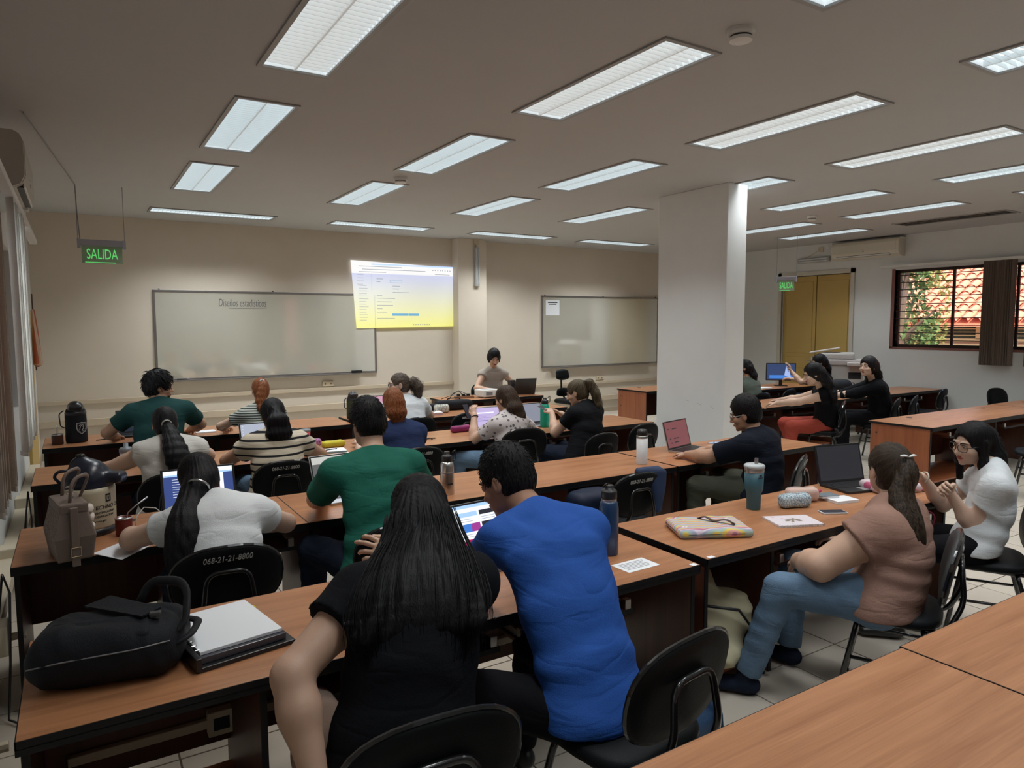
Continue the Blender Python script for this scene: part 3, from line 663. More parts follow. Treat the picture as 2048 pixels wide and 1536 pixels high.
# coat/flag hanging in the far left corner
fl_ = thing('flag', 'small furled red and white flag leaning at the left wall corner', 'flag', (XL+.06, 10.6, 1.35))
MB().tube([(0, 0, 0), (.0, -.05, .95)], .008, 6).build('pole', mat('dark_wood_pole', (.08, .05, .03), .5), fl_)
fs = SDF(.02); fs.cap((.02, -.03, .1), (.0, -.05, .75), .055, .02); fs.post = lambda P, F: F+.006*np.sin(P[:, 1]*90+P[:, 0]*60)
soft('cloth', fs, .012, stripes('flag_stripes', [(.42, .12, .06), (.6, .45, .35), (.42, .12, .06)], 1, 22, warp=3), fl_)
# ================================================================== DESKS
DZ = .75
def desk(label, x0, x1, y0, cub=(), trays=(), d=.74, left=True, right=True, holes=(), light_left=False, conduit=False, post=False, group=None):
    """long computer desk; y0 = seat side edge"""
    t = thing('desk', label, 'desk', (x0, y0, 0), 0, group); L = x1-x0
    top = MB().bbox(.003, .003, DZ-.022, L-.003, d-.003, DZ, .002).build('desktop', WOOD, t)
    e = MB()
    for a, b, c, q in ((0, 0, L, .0035), (0, d-.0035, L, d), (0, 0, .0035, d), (L-.0035, 0, L, d)): e.box(a, b, DZ-.026, c, q, DZ-.0015)
    e.box(.0, .0, DZ-.045, L, .02, DZ-.024)
    e.build('edge_band', BLK, top)
    def panel(x, m=WOODD, name='side_panel'):
        p = MB().box(x, .03, .03, x+.02, d-.03, DZ-.024).build(name, m, t)
        MB().box(x-.001, .024, .03, x+.021, .031, DZ-.024).build('edge_strip', BLK, p)
        MB().tube([(x+.01, .07, 0), (x+.01, .07, .03)], .014, 8).tube([(x+.01, d-.08, 0), (x+.01, d-.08, .03)], .014, 8).build('foot', BLKP, p)
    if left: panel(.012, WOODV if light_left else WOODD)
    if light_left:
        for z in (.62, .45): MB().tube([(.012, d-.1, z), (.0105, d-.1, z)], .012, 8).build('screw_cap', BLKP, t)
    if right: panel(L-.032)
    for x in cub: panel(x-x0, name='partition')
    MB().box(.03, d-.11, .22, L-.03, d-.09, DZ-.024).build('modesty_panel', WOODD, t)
    for a, b in trays:
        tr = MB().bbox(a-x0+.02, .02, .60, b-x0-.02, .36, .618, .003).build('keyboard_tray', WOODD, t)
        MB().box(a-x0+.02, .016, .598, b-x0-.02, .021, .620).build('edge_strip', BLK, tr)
        for x in (a-x0+.03, b-x0-.06): MB().box(x, .03, .62, x+.012, .3, .65).bbox(x-.004, .02, .61, x+.03, .05, .665, .004).build('slide_bracket', STEEL, tr)
    for c in cub[:1]:
        MB().box(.03 if c-x0 < L/2 else c-x0+.02, .04, .11, c-x0 if c-x0 < L/2 else L-.03, d-.11, .128).build('bottom_shelf', WOODV, t)
    for hx in holes: MB().lathe([(.032, 0), (.034, .003), (.028, .004), (.0, .003)], 18, (hx-x0, d-.14, DZ-.0005)).build('cable_grommet', BLKP, t)
    if conduit:
        c = MB().bbox(.1, d-.14, .30, L-.2, d-.111, .335, .004).build('conduit', IVORY, t)
        k = MB().bbox(.57, d-.16, .27, .67, d-.111, .37, .006).build('outlet_box', IVORY, t)
        MB().box(.59, d-.163, .295, .65, d-.159, .345).build('socket', INK, k)
    return t
dD = desk('brown wooden desk in the near row carrying the black backpack and open binder', -.2, 2.49, 2.30, cub=(.46,), trays=((.55, 1.4), (1.45, 2.1)), conduit=True, holes=(.3,))
dD2 = desk('brown desk with striped laptop sleeve and teal tumbler, white bag in its cubby', 2.57, 4.86, 2.33, cub=(3.08,), trays=((3.12, 3.95), (4.0, 4.7)), d=.72)
for x in (.035, -.15):
    pass
MB().box(2.44, 2.302, DZ+.0005, 2.475, 2.33, DZ+.002).build('sticker', PAPER); tag(bpy.data.objects['sticker'], 'small white sticker on right corner of the near desk', 'sticker')
o = MB().box(2.59, 2.334, DZ+.0005, 2.63, 2.36, DZ+.002).build('sticker', PAPER); tag(o, 'small white sticker on left corner of the tumbler desk', 'sticker')
desk('brown desk on the left under cooler jug, handbag and white sheet', -.32, 1.1, 4.03, cub=(.35,), trays=((.4, 1.05),), holes=(.22,), d=.76, right=False)
desk('brown desk in the second row where the man in green works', 1.1, 4.07, 4.03, cub=(1.6, 3.0), trays=((1.65, 2.5), (3.05, 3.95)), d=.76)
desk('brown desk in front of the pillar carrying laptop with maroon screen', 4.09, 5.98, 4.03, cub=(4.35,), trays=((4.4, 5.2),), d=.76)
desk('brown desk in third row with violet laptop and white tank top woman', -.33, 2.68, 6.05, cub=(1.2,), trays=((.1, .9), (1.3, 2.1)), holes=(.4,), d=.78)
desk('brown desk in third row carrying the green bottle and magenta case', 2.70, 5.72, 6.05, cub=(3.4,), trays=((3.5, 4.3), (4.4, 5.2)), d=.78)
desk('brown desk in fourth row at far left with black cooler bag', -.32, 2.70, 7.84, cub=(1.2,), trays=((.3, 1.0),), d=.78, holes=(.6,))
desk('brown desk in fourth row carrying green thermos flask and white pencil case', 2.76, 5.78, 7.84, cub=(3.6,), trays=((3.7, 4.5),), d=.74)
desk('teacher desk with projector near the front wall', 4.7, 6.42, 9.36, cub=(5.3,), d=.66)
desk('orange wooden desk beside the front wall, seen left of the pillar', 8.2, 9.7, 8.85, light_left=True, holes=(8.6,), d=.78)
desk('long desk behind the pillar where the girl in red trousers sits', 6.9, 9.5, 6.22, trays=((7.4, 8.2), (8.5, 9.2)), cub=(8.3,))
desk('long brown desk reaching the right wall below the window', 9.52, 12.74, 6.30, trays=((10.3, 11.2), (11.5, 12.1)), cub=(11.3,), holes=(11.9, 9.9))
desk('brown desk with orange side panel behind the woman in glasses', 7.92, 10.9, 4.02, light_left=True, holes=(8.55, 10.35), trays=((8.3, 9.2), (9.6, 10.4)), cub=(9.4,))
desk('brown desk at right picture edge against the right wall', 10.92, 12.74, 4.04, holes=(11.6,), trays=((11.3, 12.1),))
desk('desk behind the pillar with the computer monitor, before the mustard door', 8.5, 11.7, 7.98, trays=((9.6, 10.6),), cub=(9.4,), d=.72)
desk('foreground brown desk at bottom right corner, left section', 1.13, 2.44, .56, d=.75, holes=())
desk('foreground brown desk at bottom right corner, right section', 2.445, 5.6, .57, d=.75, cub=(3.9,))

# ================================================================== CHAIRS
def oval(rx, ry, n=28, p=2.6):
    out = []
    for i in range(n):
        a = 2*PI*i/n; c, s = math.cos(a), math.sin(a)
        out.append((rx*math.copysign(abs(c)**(2/p), c), ry*math.copysign(abs(s)**(2/p), s)))
    return out
def arcpts(pts, r=.05, n=5):
    """polyline with rounded corners"""
    P = [Vector(p) for p in pts]; out = [P[0]]
    for i in range(1, len(P)-1):
        a = (P[i-1]-P[i]); b = (P[i+1]-P[i]); q = min(r, a.length*.45, b.length*.45); A = P[i]+a.normalized()*q; B = P[i]+b.normalized()*q
        for k in range(n+1): u = k/n; out.append(A*(1-u)**2+P[i]*2*u*(1-u)+B*u*u)
    out.append(P[-1]); return out
def make_chair(label, num=None, grey=False):
    t = thing('chair', label, 'chair')
    pad = mat('charcoal_shell', (.045, .048, .05), .5, bump=.1, bscale=200) if grey else CHB
    # seat pad
    mb = MB(); o = oval(.215, .20, 28, 3); n = len(o); prof = [(.90, .435), (1.0, .445), (1.0, .465), (.93, .482), (.6, .487), (0.01, .484)]
    for s, z in prof:
        for x, y in o: mb.v.append((x*s, y*s+.01, z))
    for i in range(len(prof)-1):
        for j in range(n): j2 = (j+1) % n; mb.f.append((i*n+j, i*n+j2, (i+1)*n+j2, (i+1)*n+j)); mb.m.append(0)
    mb.f.append(tuple(range(n))[::-1]); mb.m.append(0); mb.build('seat', CHB, t, True)
    # backrest: curved oval shell, tilted
    mb = MB(); o = oval(.225, .155, 32, 2.5); n = len(o); tl_ = rot('X', 11)
    def bp(x, z, s, dz): return tl_ @ Vector((x*s, .32*(x*s)**2*1.1+dz, z*s))+Vector((0, -.215, .675))
    for s, dz in ((.01, -.012), (.7, -.012), (.95, -.011), (1.0, -.004), (1.0, .008), (.95, .02), (.6, .027), (.01, .028)):
        for x, z in o: mb.v.append(tuple(bp(x, z, s, dz)))
    for i in range(7):
        for j in range(n): j2 = (j+1) % n; mb.f.append((i*n+j, (i+1)*n+j, (i+1)*n+j2, i*n+j2)); mb.m.append(0)
    br = mb.build('backrest', pad, t, True)
    MB().tube([bp(x, z, 1.005, .002) for x, z in o], .008, 6, closed=True).build('edge_piping', CHM, br)
    if num:
        text('inventory_number', num, .036, mat('chalk_ink', (.42, .42, .40), .8), T3(0, -.215, .675) @ rot('X', 11) @ T3(0, -.0125, .105) @ rot('X', 90), br, extrude=.002, xs=.85, shear=.2)
    # rear inverted U running forward under the seat
    pts = arcpts([(-.13, .13, .425), (-.15, -.20, .425), (-.105, -.262, .56), (-.085, -.245, .72), (.085, -.245, .72), (.105, -.262, .56), (.15, -.20, .425), (.13, .13, .425)], .05)
    MB().tube(pts, .0115, 8).build('back_tube', CHM, t, True)
    for nm, y0, y1 in (('front_leg_frame', .13, .21), ('rear_leg_frame', -.12, -.24)):
        pts = arcpts([(-.225, y1, .01), (-.175, y0, .425), (.175, y0, .425), (.225, y1, .01)], .045)
        f = MB().tube(pts, .012, 8).build(nm, CHM, t, True)
        for s in (-1, 1): MB().tube([(s*.2255, y1+.0, .012), (s*.2262, y1, 0)], .015, 8).build('foot_cap', BLKP, f)
    for s in (-1, 1): MB().tube([(s*.190, .155, .26), (s*.190, -.155, .26)], .008, 6).build('stretcher', CHM, t, True)
    return t
chair0 = make_chair('x', '068-21-21-8800'); chair1 = make_chair('x'); chair2 = make_chair('x', '068-23-21-8800', True)
_used = {}
def place_chair(proto, x, y, rz, label, group=None, s=1.04):
    if id(proto) not in _used: _used[id(proto)] = 1; o = proto; o.location = (x, y, 0); o.rotation_euler = (0, 0, R(rz)); o['label'] = label
    else: o = dup(proto, (x, y, 0), rz, label)
    o.scale = (s, s, s); o['group'] = group or 'black chairs of the classroom'
    return o
CH = [
 (chair1, .74, 1.78, -4, 'black chair at bottom centre under the woman with waist-length black hair', 1.12),
 (chair1, 1.55, 1.76, 8, 'black chair turned sideways behind the man in blue shirt', 1.12),
 (chair2, 3.38, 1.86, 26, 'dark grey backed chair holding the woman in the dusty pink blouse', 1.1),
 (chair1, 4.58, 1.98, 30, 'black chair under the woman in white with glasses', 1.08),
 (chair0, .56, 3.60, -4, 'black chair with white handwritten number behind the woman in white tee', 1.08),
 (chair1, 1.40, 3.60, -2, 'black chair hidden under the man in dark green tee', 1.04),
 (chair2, 4.70, 3.62, 28, 'grey backed numbered chair behind the man in navy tee and glasses', 1.04),
 (chair0, 3.30, 3.86, 0, 'empty numbered chair with blue jacket hung over its back', 1.04),
 (chair1, .55, 5.66, 0, 'black chair behind the woman in the sleeveless white top', 1.04),
 (chair0, 1.33, 5.68, -2, 'numbered chair behind the woman in the cream striped top', 1.04),
 (chair0, 2.44, 5.64, 0, 'numbered chair behind the woman in the navy tee, half hidden by green tee', 1.04),
 (chair1, 3.70, 5.90, -8, 'black chair behind the woman in the patterned blouse', 1.08),
 (chair1, 4.98, 5.66, 8, 'empty black chair between the woman in black tee and the pillar', 1.04),
 (chair1, 4.36, 5.56, 5, 'black chair under the woman in black tee with streaked ponytail', 1.0),
 (chair1, .61, 7.42, 0, 'black chair under the bearded man in dark green polo', 1.04),
 (chair1, 1.60, 7.44, 0, 'black chair under the ginger haired woman in thin stripes', 1.04),
 (chair1, 3.22, 7.42, 0, 'black chair under the curly haired woman in white', 1.04),
 (chair0, 3.86, 7.50, 10, 'numbered black chair back just right of the navy tee woman', 1.04),
 (chair1, 3.70, 9.25, 180, 'empty black chair facing the class behind the green thermos', 1.04),
 (chair1, 6.05, 10.5, 180, 'black chair under the teacher', 1.04),
 (chair1, 8.22, 5.56, 32, 'black chair under the girl with the red trousers', 1.08),
 (chair1, 9.38, 5.50, 20, 'black chair under the smiling woman in black', 1.06),
 (chair1, 10.05, 5.62, 20, 'empty black chair directly right of the smiling woman', 1.04),
 (chair1, 11.5, 5.95, 12, 'empty black chair pushed under the desk by the right wall', 1.04),
 (chair1, 12.3, 5.1, 170, 'black chair back showing behind right edge desk', 1.04),
 (chair1, 8.8, 3.35, 25, 'black chair at right picture edge behind the white tee woman', 1.06),
 (chair1, 9.85, 7.5, 10, 'empty black chair between person in grey green and computer screen', 1.0),
 (chair1, 8.95, 7.32, 0, 'black chair under the person in grey green at the pillar', 1.0),
 (chair1, 10.93, 7.38, 10, 'black chair under the dark haired person before the printer', 1.0)]
for p, x, y, rz, lab, s in CH: place_chair(p, x, y, -rz if False else rz, lab, s=s)
# office chair with oval headrest at the front
t = thing('office_chair', 'black office chair with oval headrest before the right whiteboard', 'chair', (7.8, 10.45, 0), 185)
sd_ = SDF(.02); sd_.ecap((0, -.25, .90), (0, -.27, 1.00), .055, .055, 3.0, 2.8, (1, 0, 0)); soft('headrest', sd_, .015, CHB, t)
sd_ = SDF(.03); sd_.ecap((0, -.24, .58), (0, -.24, .66), .045, .045, 3.6, 3.4, (1, 0, 0)); soft('backrest', sd_, .02, CHB, t)
sd_ = SDF(.03); sd_.box((0, 0, .47), (.24, .24, .045), rd=.04); soft('seat', sd_, .02, CHB, t)
MB().tube([(0, -.1, .42), (0, -.29, .6), (0, -.30, .97)], .018, 8).build('back_post', CHM, t)
MB().tube([(0, 0, .08), (0, 0, .44)], .03, 10).build('gas_lift', CHM, t)
for k in range(5): a = 2*PI*k/5; b = MB().tube([(0, 0, .1), (.28*math.cos(a), .28*math.sin(a), .06)], .018, 6).build('star_leg', BLKP, t); MB().tube([(.28*math.cos(a), .28*math.sin(a)-.015, .03), (.28*math.cos(a), .28*math.sin(a)+.015, .03)], .03, 10).build('caster', BLKP, b)
# ================================================================== PEOPLE
SKIN = {}
def skin(k, c):
    if k not in SKIN:
        m = mat('skin_'+k, c, .5, noise=.06, nscale=14, bump=.04, bscale=160); b = m.node_tree.nodes['Principled BSDF']
        b.inputs['Subsurface Weight'].default_value = .08; b.inputs['Subsurface Radius'].default_value = (.02, .008, .004); SKIN[k] = m
    return SKIN[k]
LIP = mat('lip_skin', (.36, .08, .07), .4); EYEW = mat('eye_white', (.6, .57, .54), .2); IRIS = mat('dark_iris', (.02, .012, .008), .1); BROW = mat('brow_hair', (.015, .01, .008), .8)
HBLK = hairmat('hair_black', (.006, .0055, .0065), (.014, .013, .015)); HBRN = hairmat('hair_dark_brown', (.028, .016, .011), (.09, .055, .035)); HGIN = hairmat('hair_ginger', (.16, .045, .016), (.36, .13, .05)); HCUR = hairmat('hair_ashy_curls', (.05, .035, .027), (.17, .13, .10)); HSTR = hairmat('hair_streaked', (.022, .016, .010), (.17, .13, .075)); HPON = hairmat('hair_brown_streak', (.010, .0075, .0065), (.075, .048, .03))
def yp(yaw, pitch=0):
    y, p = R(yaw), R(pitch); return V(math.sin(y)*math.cos(p), math.cos(y)*math.cos(p), math.sin(p))
def frame(yaw, pitch, roll=0):
    f = yp(yaw, pitch); r = nrm(V(math.cos(R(yaw)), -math.sin(R(yaw)), 0)); u = np.cross(r, f); c, s = math.cos(R(roll)), math.sin(R(roll))
    return np.stack([r*c+u*s, f, u*c-r*s], 1)
def ik(S, W, a, b, pole):
    d = W-S; L = float(np.linalg.norm(d)); mx = (a+b)*.995
    if L > mx: W = S+d/L*mx; L = mx
    n = (W-S)/L; x = (a*a-b*b+L*L)/(2*L); h = math.sqrt(max(a*a-x*x, 0)); p = pole-n*float(pole@n)
    return S+n*x+nrm(p)*h, W
class Acc:
    def __init__(s): s.v = []; s.f = []; s.m = []; s.n = 0
    def add(s, v, f, mi=0):
        if len(v) == 0: return
        s.v.append(np.asarray(v, float)); s.f += [tuple(int(j)+s.n for j in q) for q in f]; s.m += [mi]*len(f) if np.isscalar(mi) else list(mi); s.n += len(v)
    def mb(s, m, mi): s.add(np.array(m.v), m.f, mi)
    def link(s, name, mats, parent, org):
        v = np.concatenate(s.v)-np.asarray(org); return link(name, mesh(name, v, s.f, mats, s.m, True), parent)
def hand_sdf(D, W, d, n, side, s, curl, spread, thumb, hold=0):
    """W wrist, d finger direction, n palm normal (palm faces n), side: +1 thumb along +t"""
    d = nrm(d); n = nrm(n-d*float(n@d)); t = np.cross(d, n)*side
    P = lambda a, b, c: W+(d*a+t*b+n*c)*s
    D.ecap(P(.0, 0, 0), P(.075, 0, 0), .013*s, .012*s, 1.9, 3.0, t, k=.012)
    tips = []
    for i, (o, L) in enumerate(((.030, .9), (.010, 1.0), (-.011, .94), (-.030, .74))):
        cu = curl[i] if isinstance(curl, (list, tuple)) else curl; sp = (1.5-i)*spread
        a = 0; p = P(.078-.004*abs(i-1), o, 0); q = nrm(d+t*math.tan(R(sp)))
        for j, l in enumerate((.042, .027, .021)):
            a += R(cu*(.8, 1.1, .8)[j]); v = q*math.cos(a)+n*math.sin(a); e = p+v*l*L*s; r = (.0092, .0082, .0074, .0066)
            D.cap(p, e, r[j]*s, r[j+1]*s, k=.0035 if j else .006); p = e
        tips.append(p)
    a = P(.018, .020, .004); b = a+(d*.030+t*.026+n*(.006+.01*thumb))*s; c = b+(d*(.030-.01*thumb)+t*(.010-.014*thumb)+n*(.006+.014*thumb))*s; e = c+(d*.022+t*(.0-.012*thumb)+n*.012*thumb)*s
    D.cap(a, b, .0135*s, .0115*s, k=.012); D.cap(b, c, .0108*s, .0095*s, k=.004); D.cap(c, e, .0094*s, .0078*s, k=.004)
    return W+d*.1*s

def strands(acc, flow, path, wid, dep, side, n, rad=.0016, seg=9, ext=.04, g=None, jit=.12, curl=0):
    """thin hair strands following a hanging path (points), half widths wid/dep at path points"""
    path = np.array(path, float); m = len(path)
    tt = np.linspace(0, 1, m)
    for _ in range(n):
        th = g.uniform(0, 2*PI); rr = g.uniform(.78, 1.03+jit); t0 = g.uniform(0, .35); t1 = g.uniform(.75, 1.0); ph = g.uniform(0, 6.3); pts = []
        for u in np.linspace(t0, t1, seg):
            p = np.array([np.interp(u, tt, path[:, k]) for k in range(3)]); w_ = np.interp(u, tt, wid); d_ = np.interp(u, tt, dep)
            k0 = min(int(u*(m-1)), m-2); dr = path[k0+1]-path[k0]; dr /= np.linalg.norm(dr)+1e-9; dp = np.cross(side, dr)
            p = p+side*w_*rr*math.cos(th)+dp*d_*rr*math.sin(th)
            if curl: p = p+side*curl*math.sin(u*24+ph)+dp*curl*math.cos(u*24+ph)
            pts.append(p)
        e = pts[-1]-pts[-2]; pts.append(pts[-1]+e/np.linalg.norm(e)*ext*g.uniform(.2, 1)+g.normal(size=3)*.004)
        k = MB(); r_ = rad*g.uniform(.6, 1.5); k.tube([Vector(p) for p in pts], [r_*(1-.75*i/len(pts)) for i in range(len(pts))], 3)
        acc.mb(k, 0); flow.append(np.tile(np.array([g.uniform(0, 90), g.uniform(0, 50), 0]), (len(k.v), 1))+np.array(k.v)*2)
def build_hair(root, org, Hc, F, s, hs, h, seed):
    g = np.random.default_rng(seed); L = lambda x, y, z: Hc+F@V(x, y, z)*s
    st = hs['style']; v = hs.get('vol', .008); D = SDF(.02*s)
    top = hs.get('top', .0)
    D.ell(L(0, -.013, .036+top), V(.076+v, .096+v, .088+v+top)*s, F)
    if st in ('short', 'curly_short'): D.ell(L(0, -.035, -.012), V(.066+v, .070+v, .066)*s, F, k=.03*s)
    else: D.ell(L(0, -.032, -.02), V(.068+v, .074+v, .082)*s, F, k=.03*s)
    fy = hs.get('hairline', 0)
    D.ell(L(0, .112, -.036+fy), V(.080, .066, .112)*s, F, k=.012*s, mode='s')
    if st in ('short', 'pony', 'curly_short'):
        for q in (-1, 1): D.ell(L(q*.088, .022, -.03), V(.03, .05, .05)*s, F, k=.012*s, mode='s')
    path = None
    if 'path' in hs:       # local points (from back of head), world-gravity tail given in head frame or world offsets
        path = [np.asarray(p, float) for p in hs['path']]; wd = [a*s for a in hs['wid']]; dp = [a*s for a in hs['dep']]
        if hs.get('dense'):
            n_ = hs['dense']; u0 = np.linspace(0, 1, len(path)); uu = np.linspace(0, 1, n_); cs = lambda ys: (lambda r: np.convolve(np.pad(r, 1, 'edge'), [.25, .5, .25], 'valid'))(np.interp(uu, u0, ys))
            pp = np.stack([cs(np.array(path)[:, k_]) for k_ in range(3)], 1); path = list(pp); wd = list(cs(wd)); dp = list(cs(dp))
        side = F[:, 0] if 'side' not in hs else nrm(V(*hs['side'])); side = nrm(side-V(0, 0, 1)*side[2]*.6)
        for i in range(len(path)-1): D.ecap(path[i], path[i+1], dp[i], dp[i+1], wd[i]/dp[i], wd[i+1]/dp[i+1], side, k=hs.get('k', .035)*s)
        for ex in hs.get('extra', []):
            a, b, ra, rb = ex; D.cap(np.asarray(a), np.asarray(b), ra*s, rb*s, k=.02*s)
    am = hs.get('clump', .0022)*s
    def post(P, F_):
        q = (P-Hc)@F/s; ang = np.arctan2(q[:, 0], q[:, 1]+.03); n1 = np.sin(ang*34+3*np.sin(q[:, 2]*14+seed))*.6+np.sin(ang*61+seed+2*np.sin(q[:, 2]*22))*.4
        c = hs.get('curl', 0)
        if c: n1 = n1*.3; return F_+am*n1+c*s*wob(P, 95, seed)+c*s*.5*wob(P, 180, seed+3)
        return F_+am*n1
    D.post = post
    vv, ff = D.surf(h); A = Acc(); A.add(vv, ff, 0); q = (vv-Hc)@F/s
    crown = nrm(V(*hs.get('crown', (0, -.75, .65)))); al = q@crown; perp = q-al[:, None]*crown; pu = perp/(np.linalg.norm(perp, axis=1)[:, None]+1e-6)
    fa = pu*20+al[:, None]*8; fb = vv*np.array([150, 150, 5.0]); low = np.clip((-.03-q[:, 2])/.04, 0, 1)[:, None] if st != 'short' else np.zeros((len(q), 1))
    if path is not None:
        pa = np.array(path); dmin = np.min(np.linalg.norm(vv[:, None]-pa[None], axis=2), 1); low = np.maximum(low, (q[:, 1] < -.10)[:, None]*1.0)
    fl = [np.where(low > .5, fb, fa)]
    # short surface locks
    n_l = hs.get('locks', 0)
    if n_l:
        ok = np.where(q[:, 2] > -.07)[0]; idx = g.choice(ok, min(n_l, len(ok)), replace=False); Cw = L(0, -.015, .02)
        for i in idx:
            p = vv[i]; nn = nrm(p-Cw).astype(float); cw = F@crown; tdir = nn*float(nn@cw)-cw; tdir = tdir/(np.linalg.norm(tdir)+1e-6)
            if hs.get('fwd') and q[i][2] > .05: tdir = F[:, 1]*.8+tdir*.3+F[:, 0]*hs.get('fwd')
            ln_ = hs.get('lock_len', .03)*s*g.uniform(.6, 1.2); lift = hs.get('lift', .25); j = g.normal(size=3)*.18
            p1 = p+(tdir*.5+nn*lift*.5+j*.3)*ln_; p2 = p1+(tdir*.6+nn*lift*.2+j*.5)*ln_
            if hs.get('curl'): p2 = p1+(j*2.4+nn*.3)*ln_*.6
            r_ = hs.get('lock_r', .0028)*s; k = MB().tube([Vector(p-nn*.003), Vector(p1), Vector(p2)], [r_, r_*.8, r_*.15], 4)
            A.mb(k, 0); fl.append(np.tile(np.array([g.uniform(0, 60), g.uniform(0, 60), 0]), (len(k.v), 1)))
    if path is not None and hs.get('n', 0):
        strands(A, fl, path, wd, dp, side.astype(float), hs['n'], hs.get('rad', .0016)*s, g=g, jit=hs.get('jit', .1), ext=hs.get('ext', .05), curl=hs.get('wave', 0))
    o = A.link('hair', hs['mat'], root, org); fl = np.concatenate(fl).astype(np.float32)
    at = o.data.attributes.new('flow', 'FLOAT_VECTOR', 'POINT'); at.data.foreach_set('vector', fl.ravel())
    if 'tie' in hs:
        c, ax, r_, m_ = hs['tie']; c = Hc+F@V(*c)*s; ax = nrm(V(*ax)); a1 = nrm(np.cross(ax, V(.3, .2, 1))); a2 = np.cross(ax, a1); k = MB()
        k.tube([Vector(c+(a1*math.cos(t_)+a2*math.sin(t_))*r_*s-np.asarray(org)) for t_ in np.linspace(0, 2*PI, 14)[:-1]], .006*s, 6, closed=True)
        k.build('hair_tie', m_, o, True)
    return o

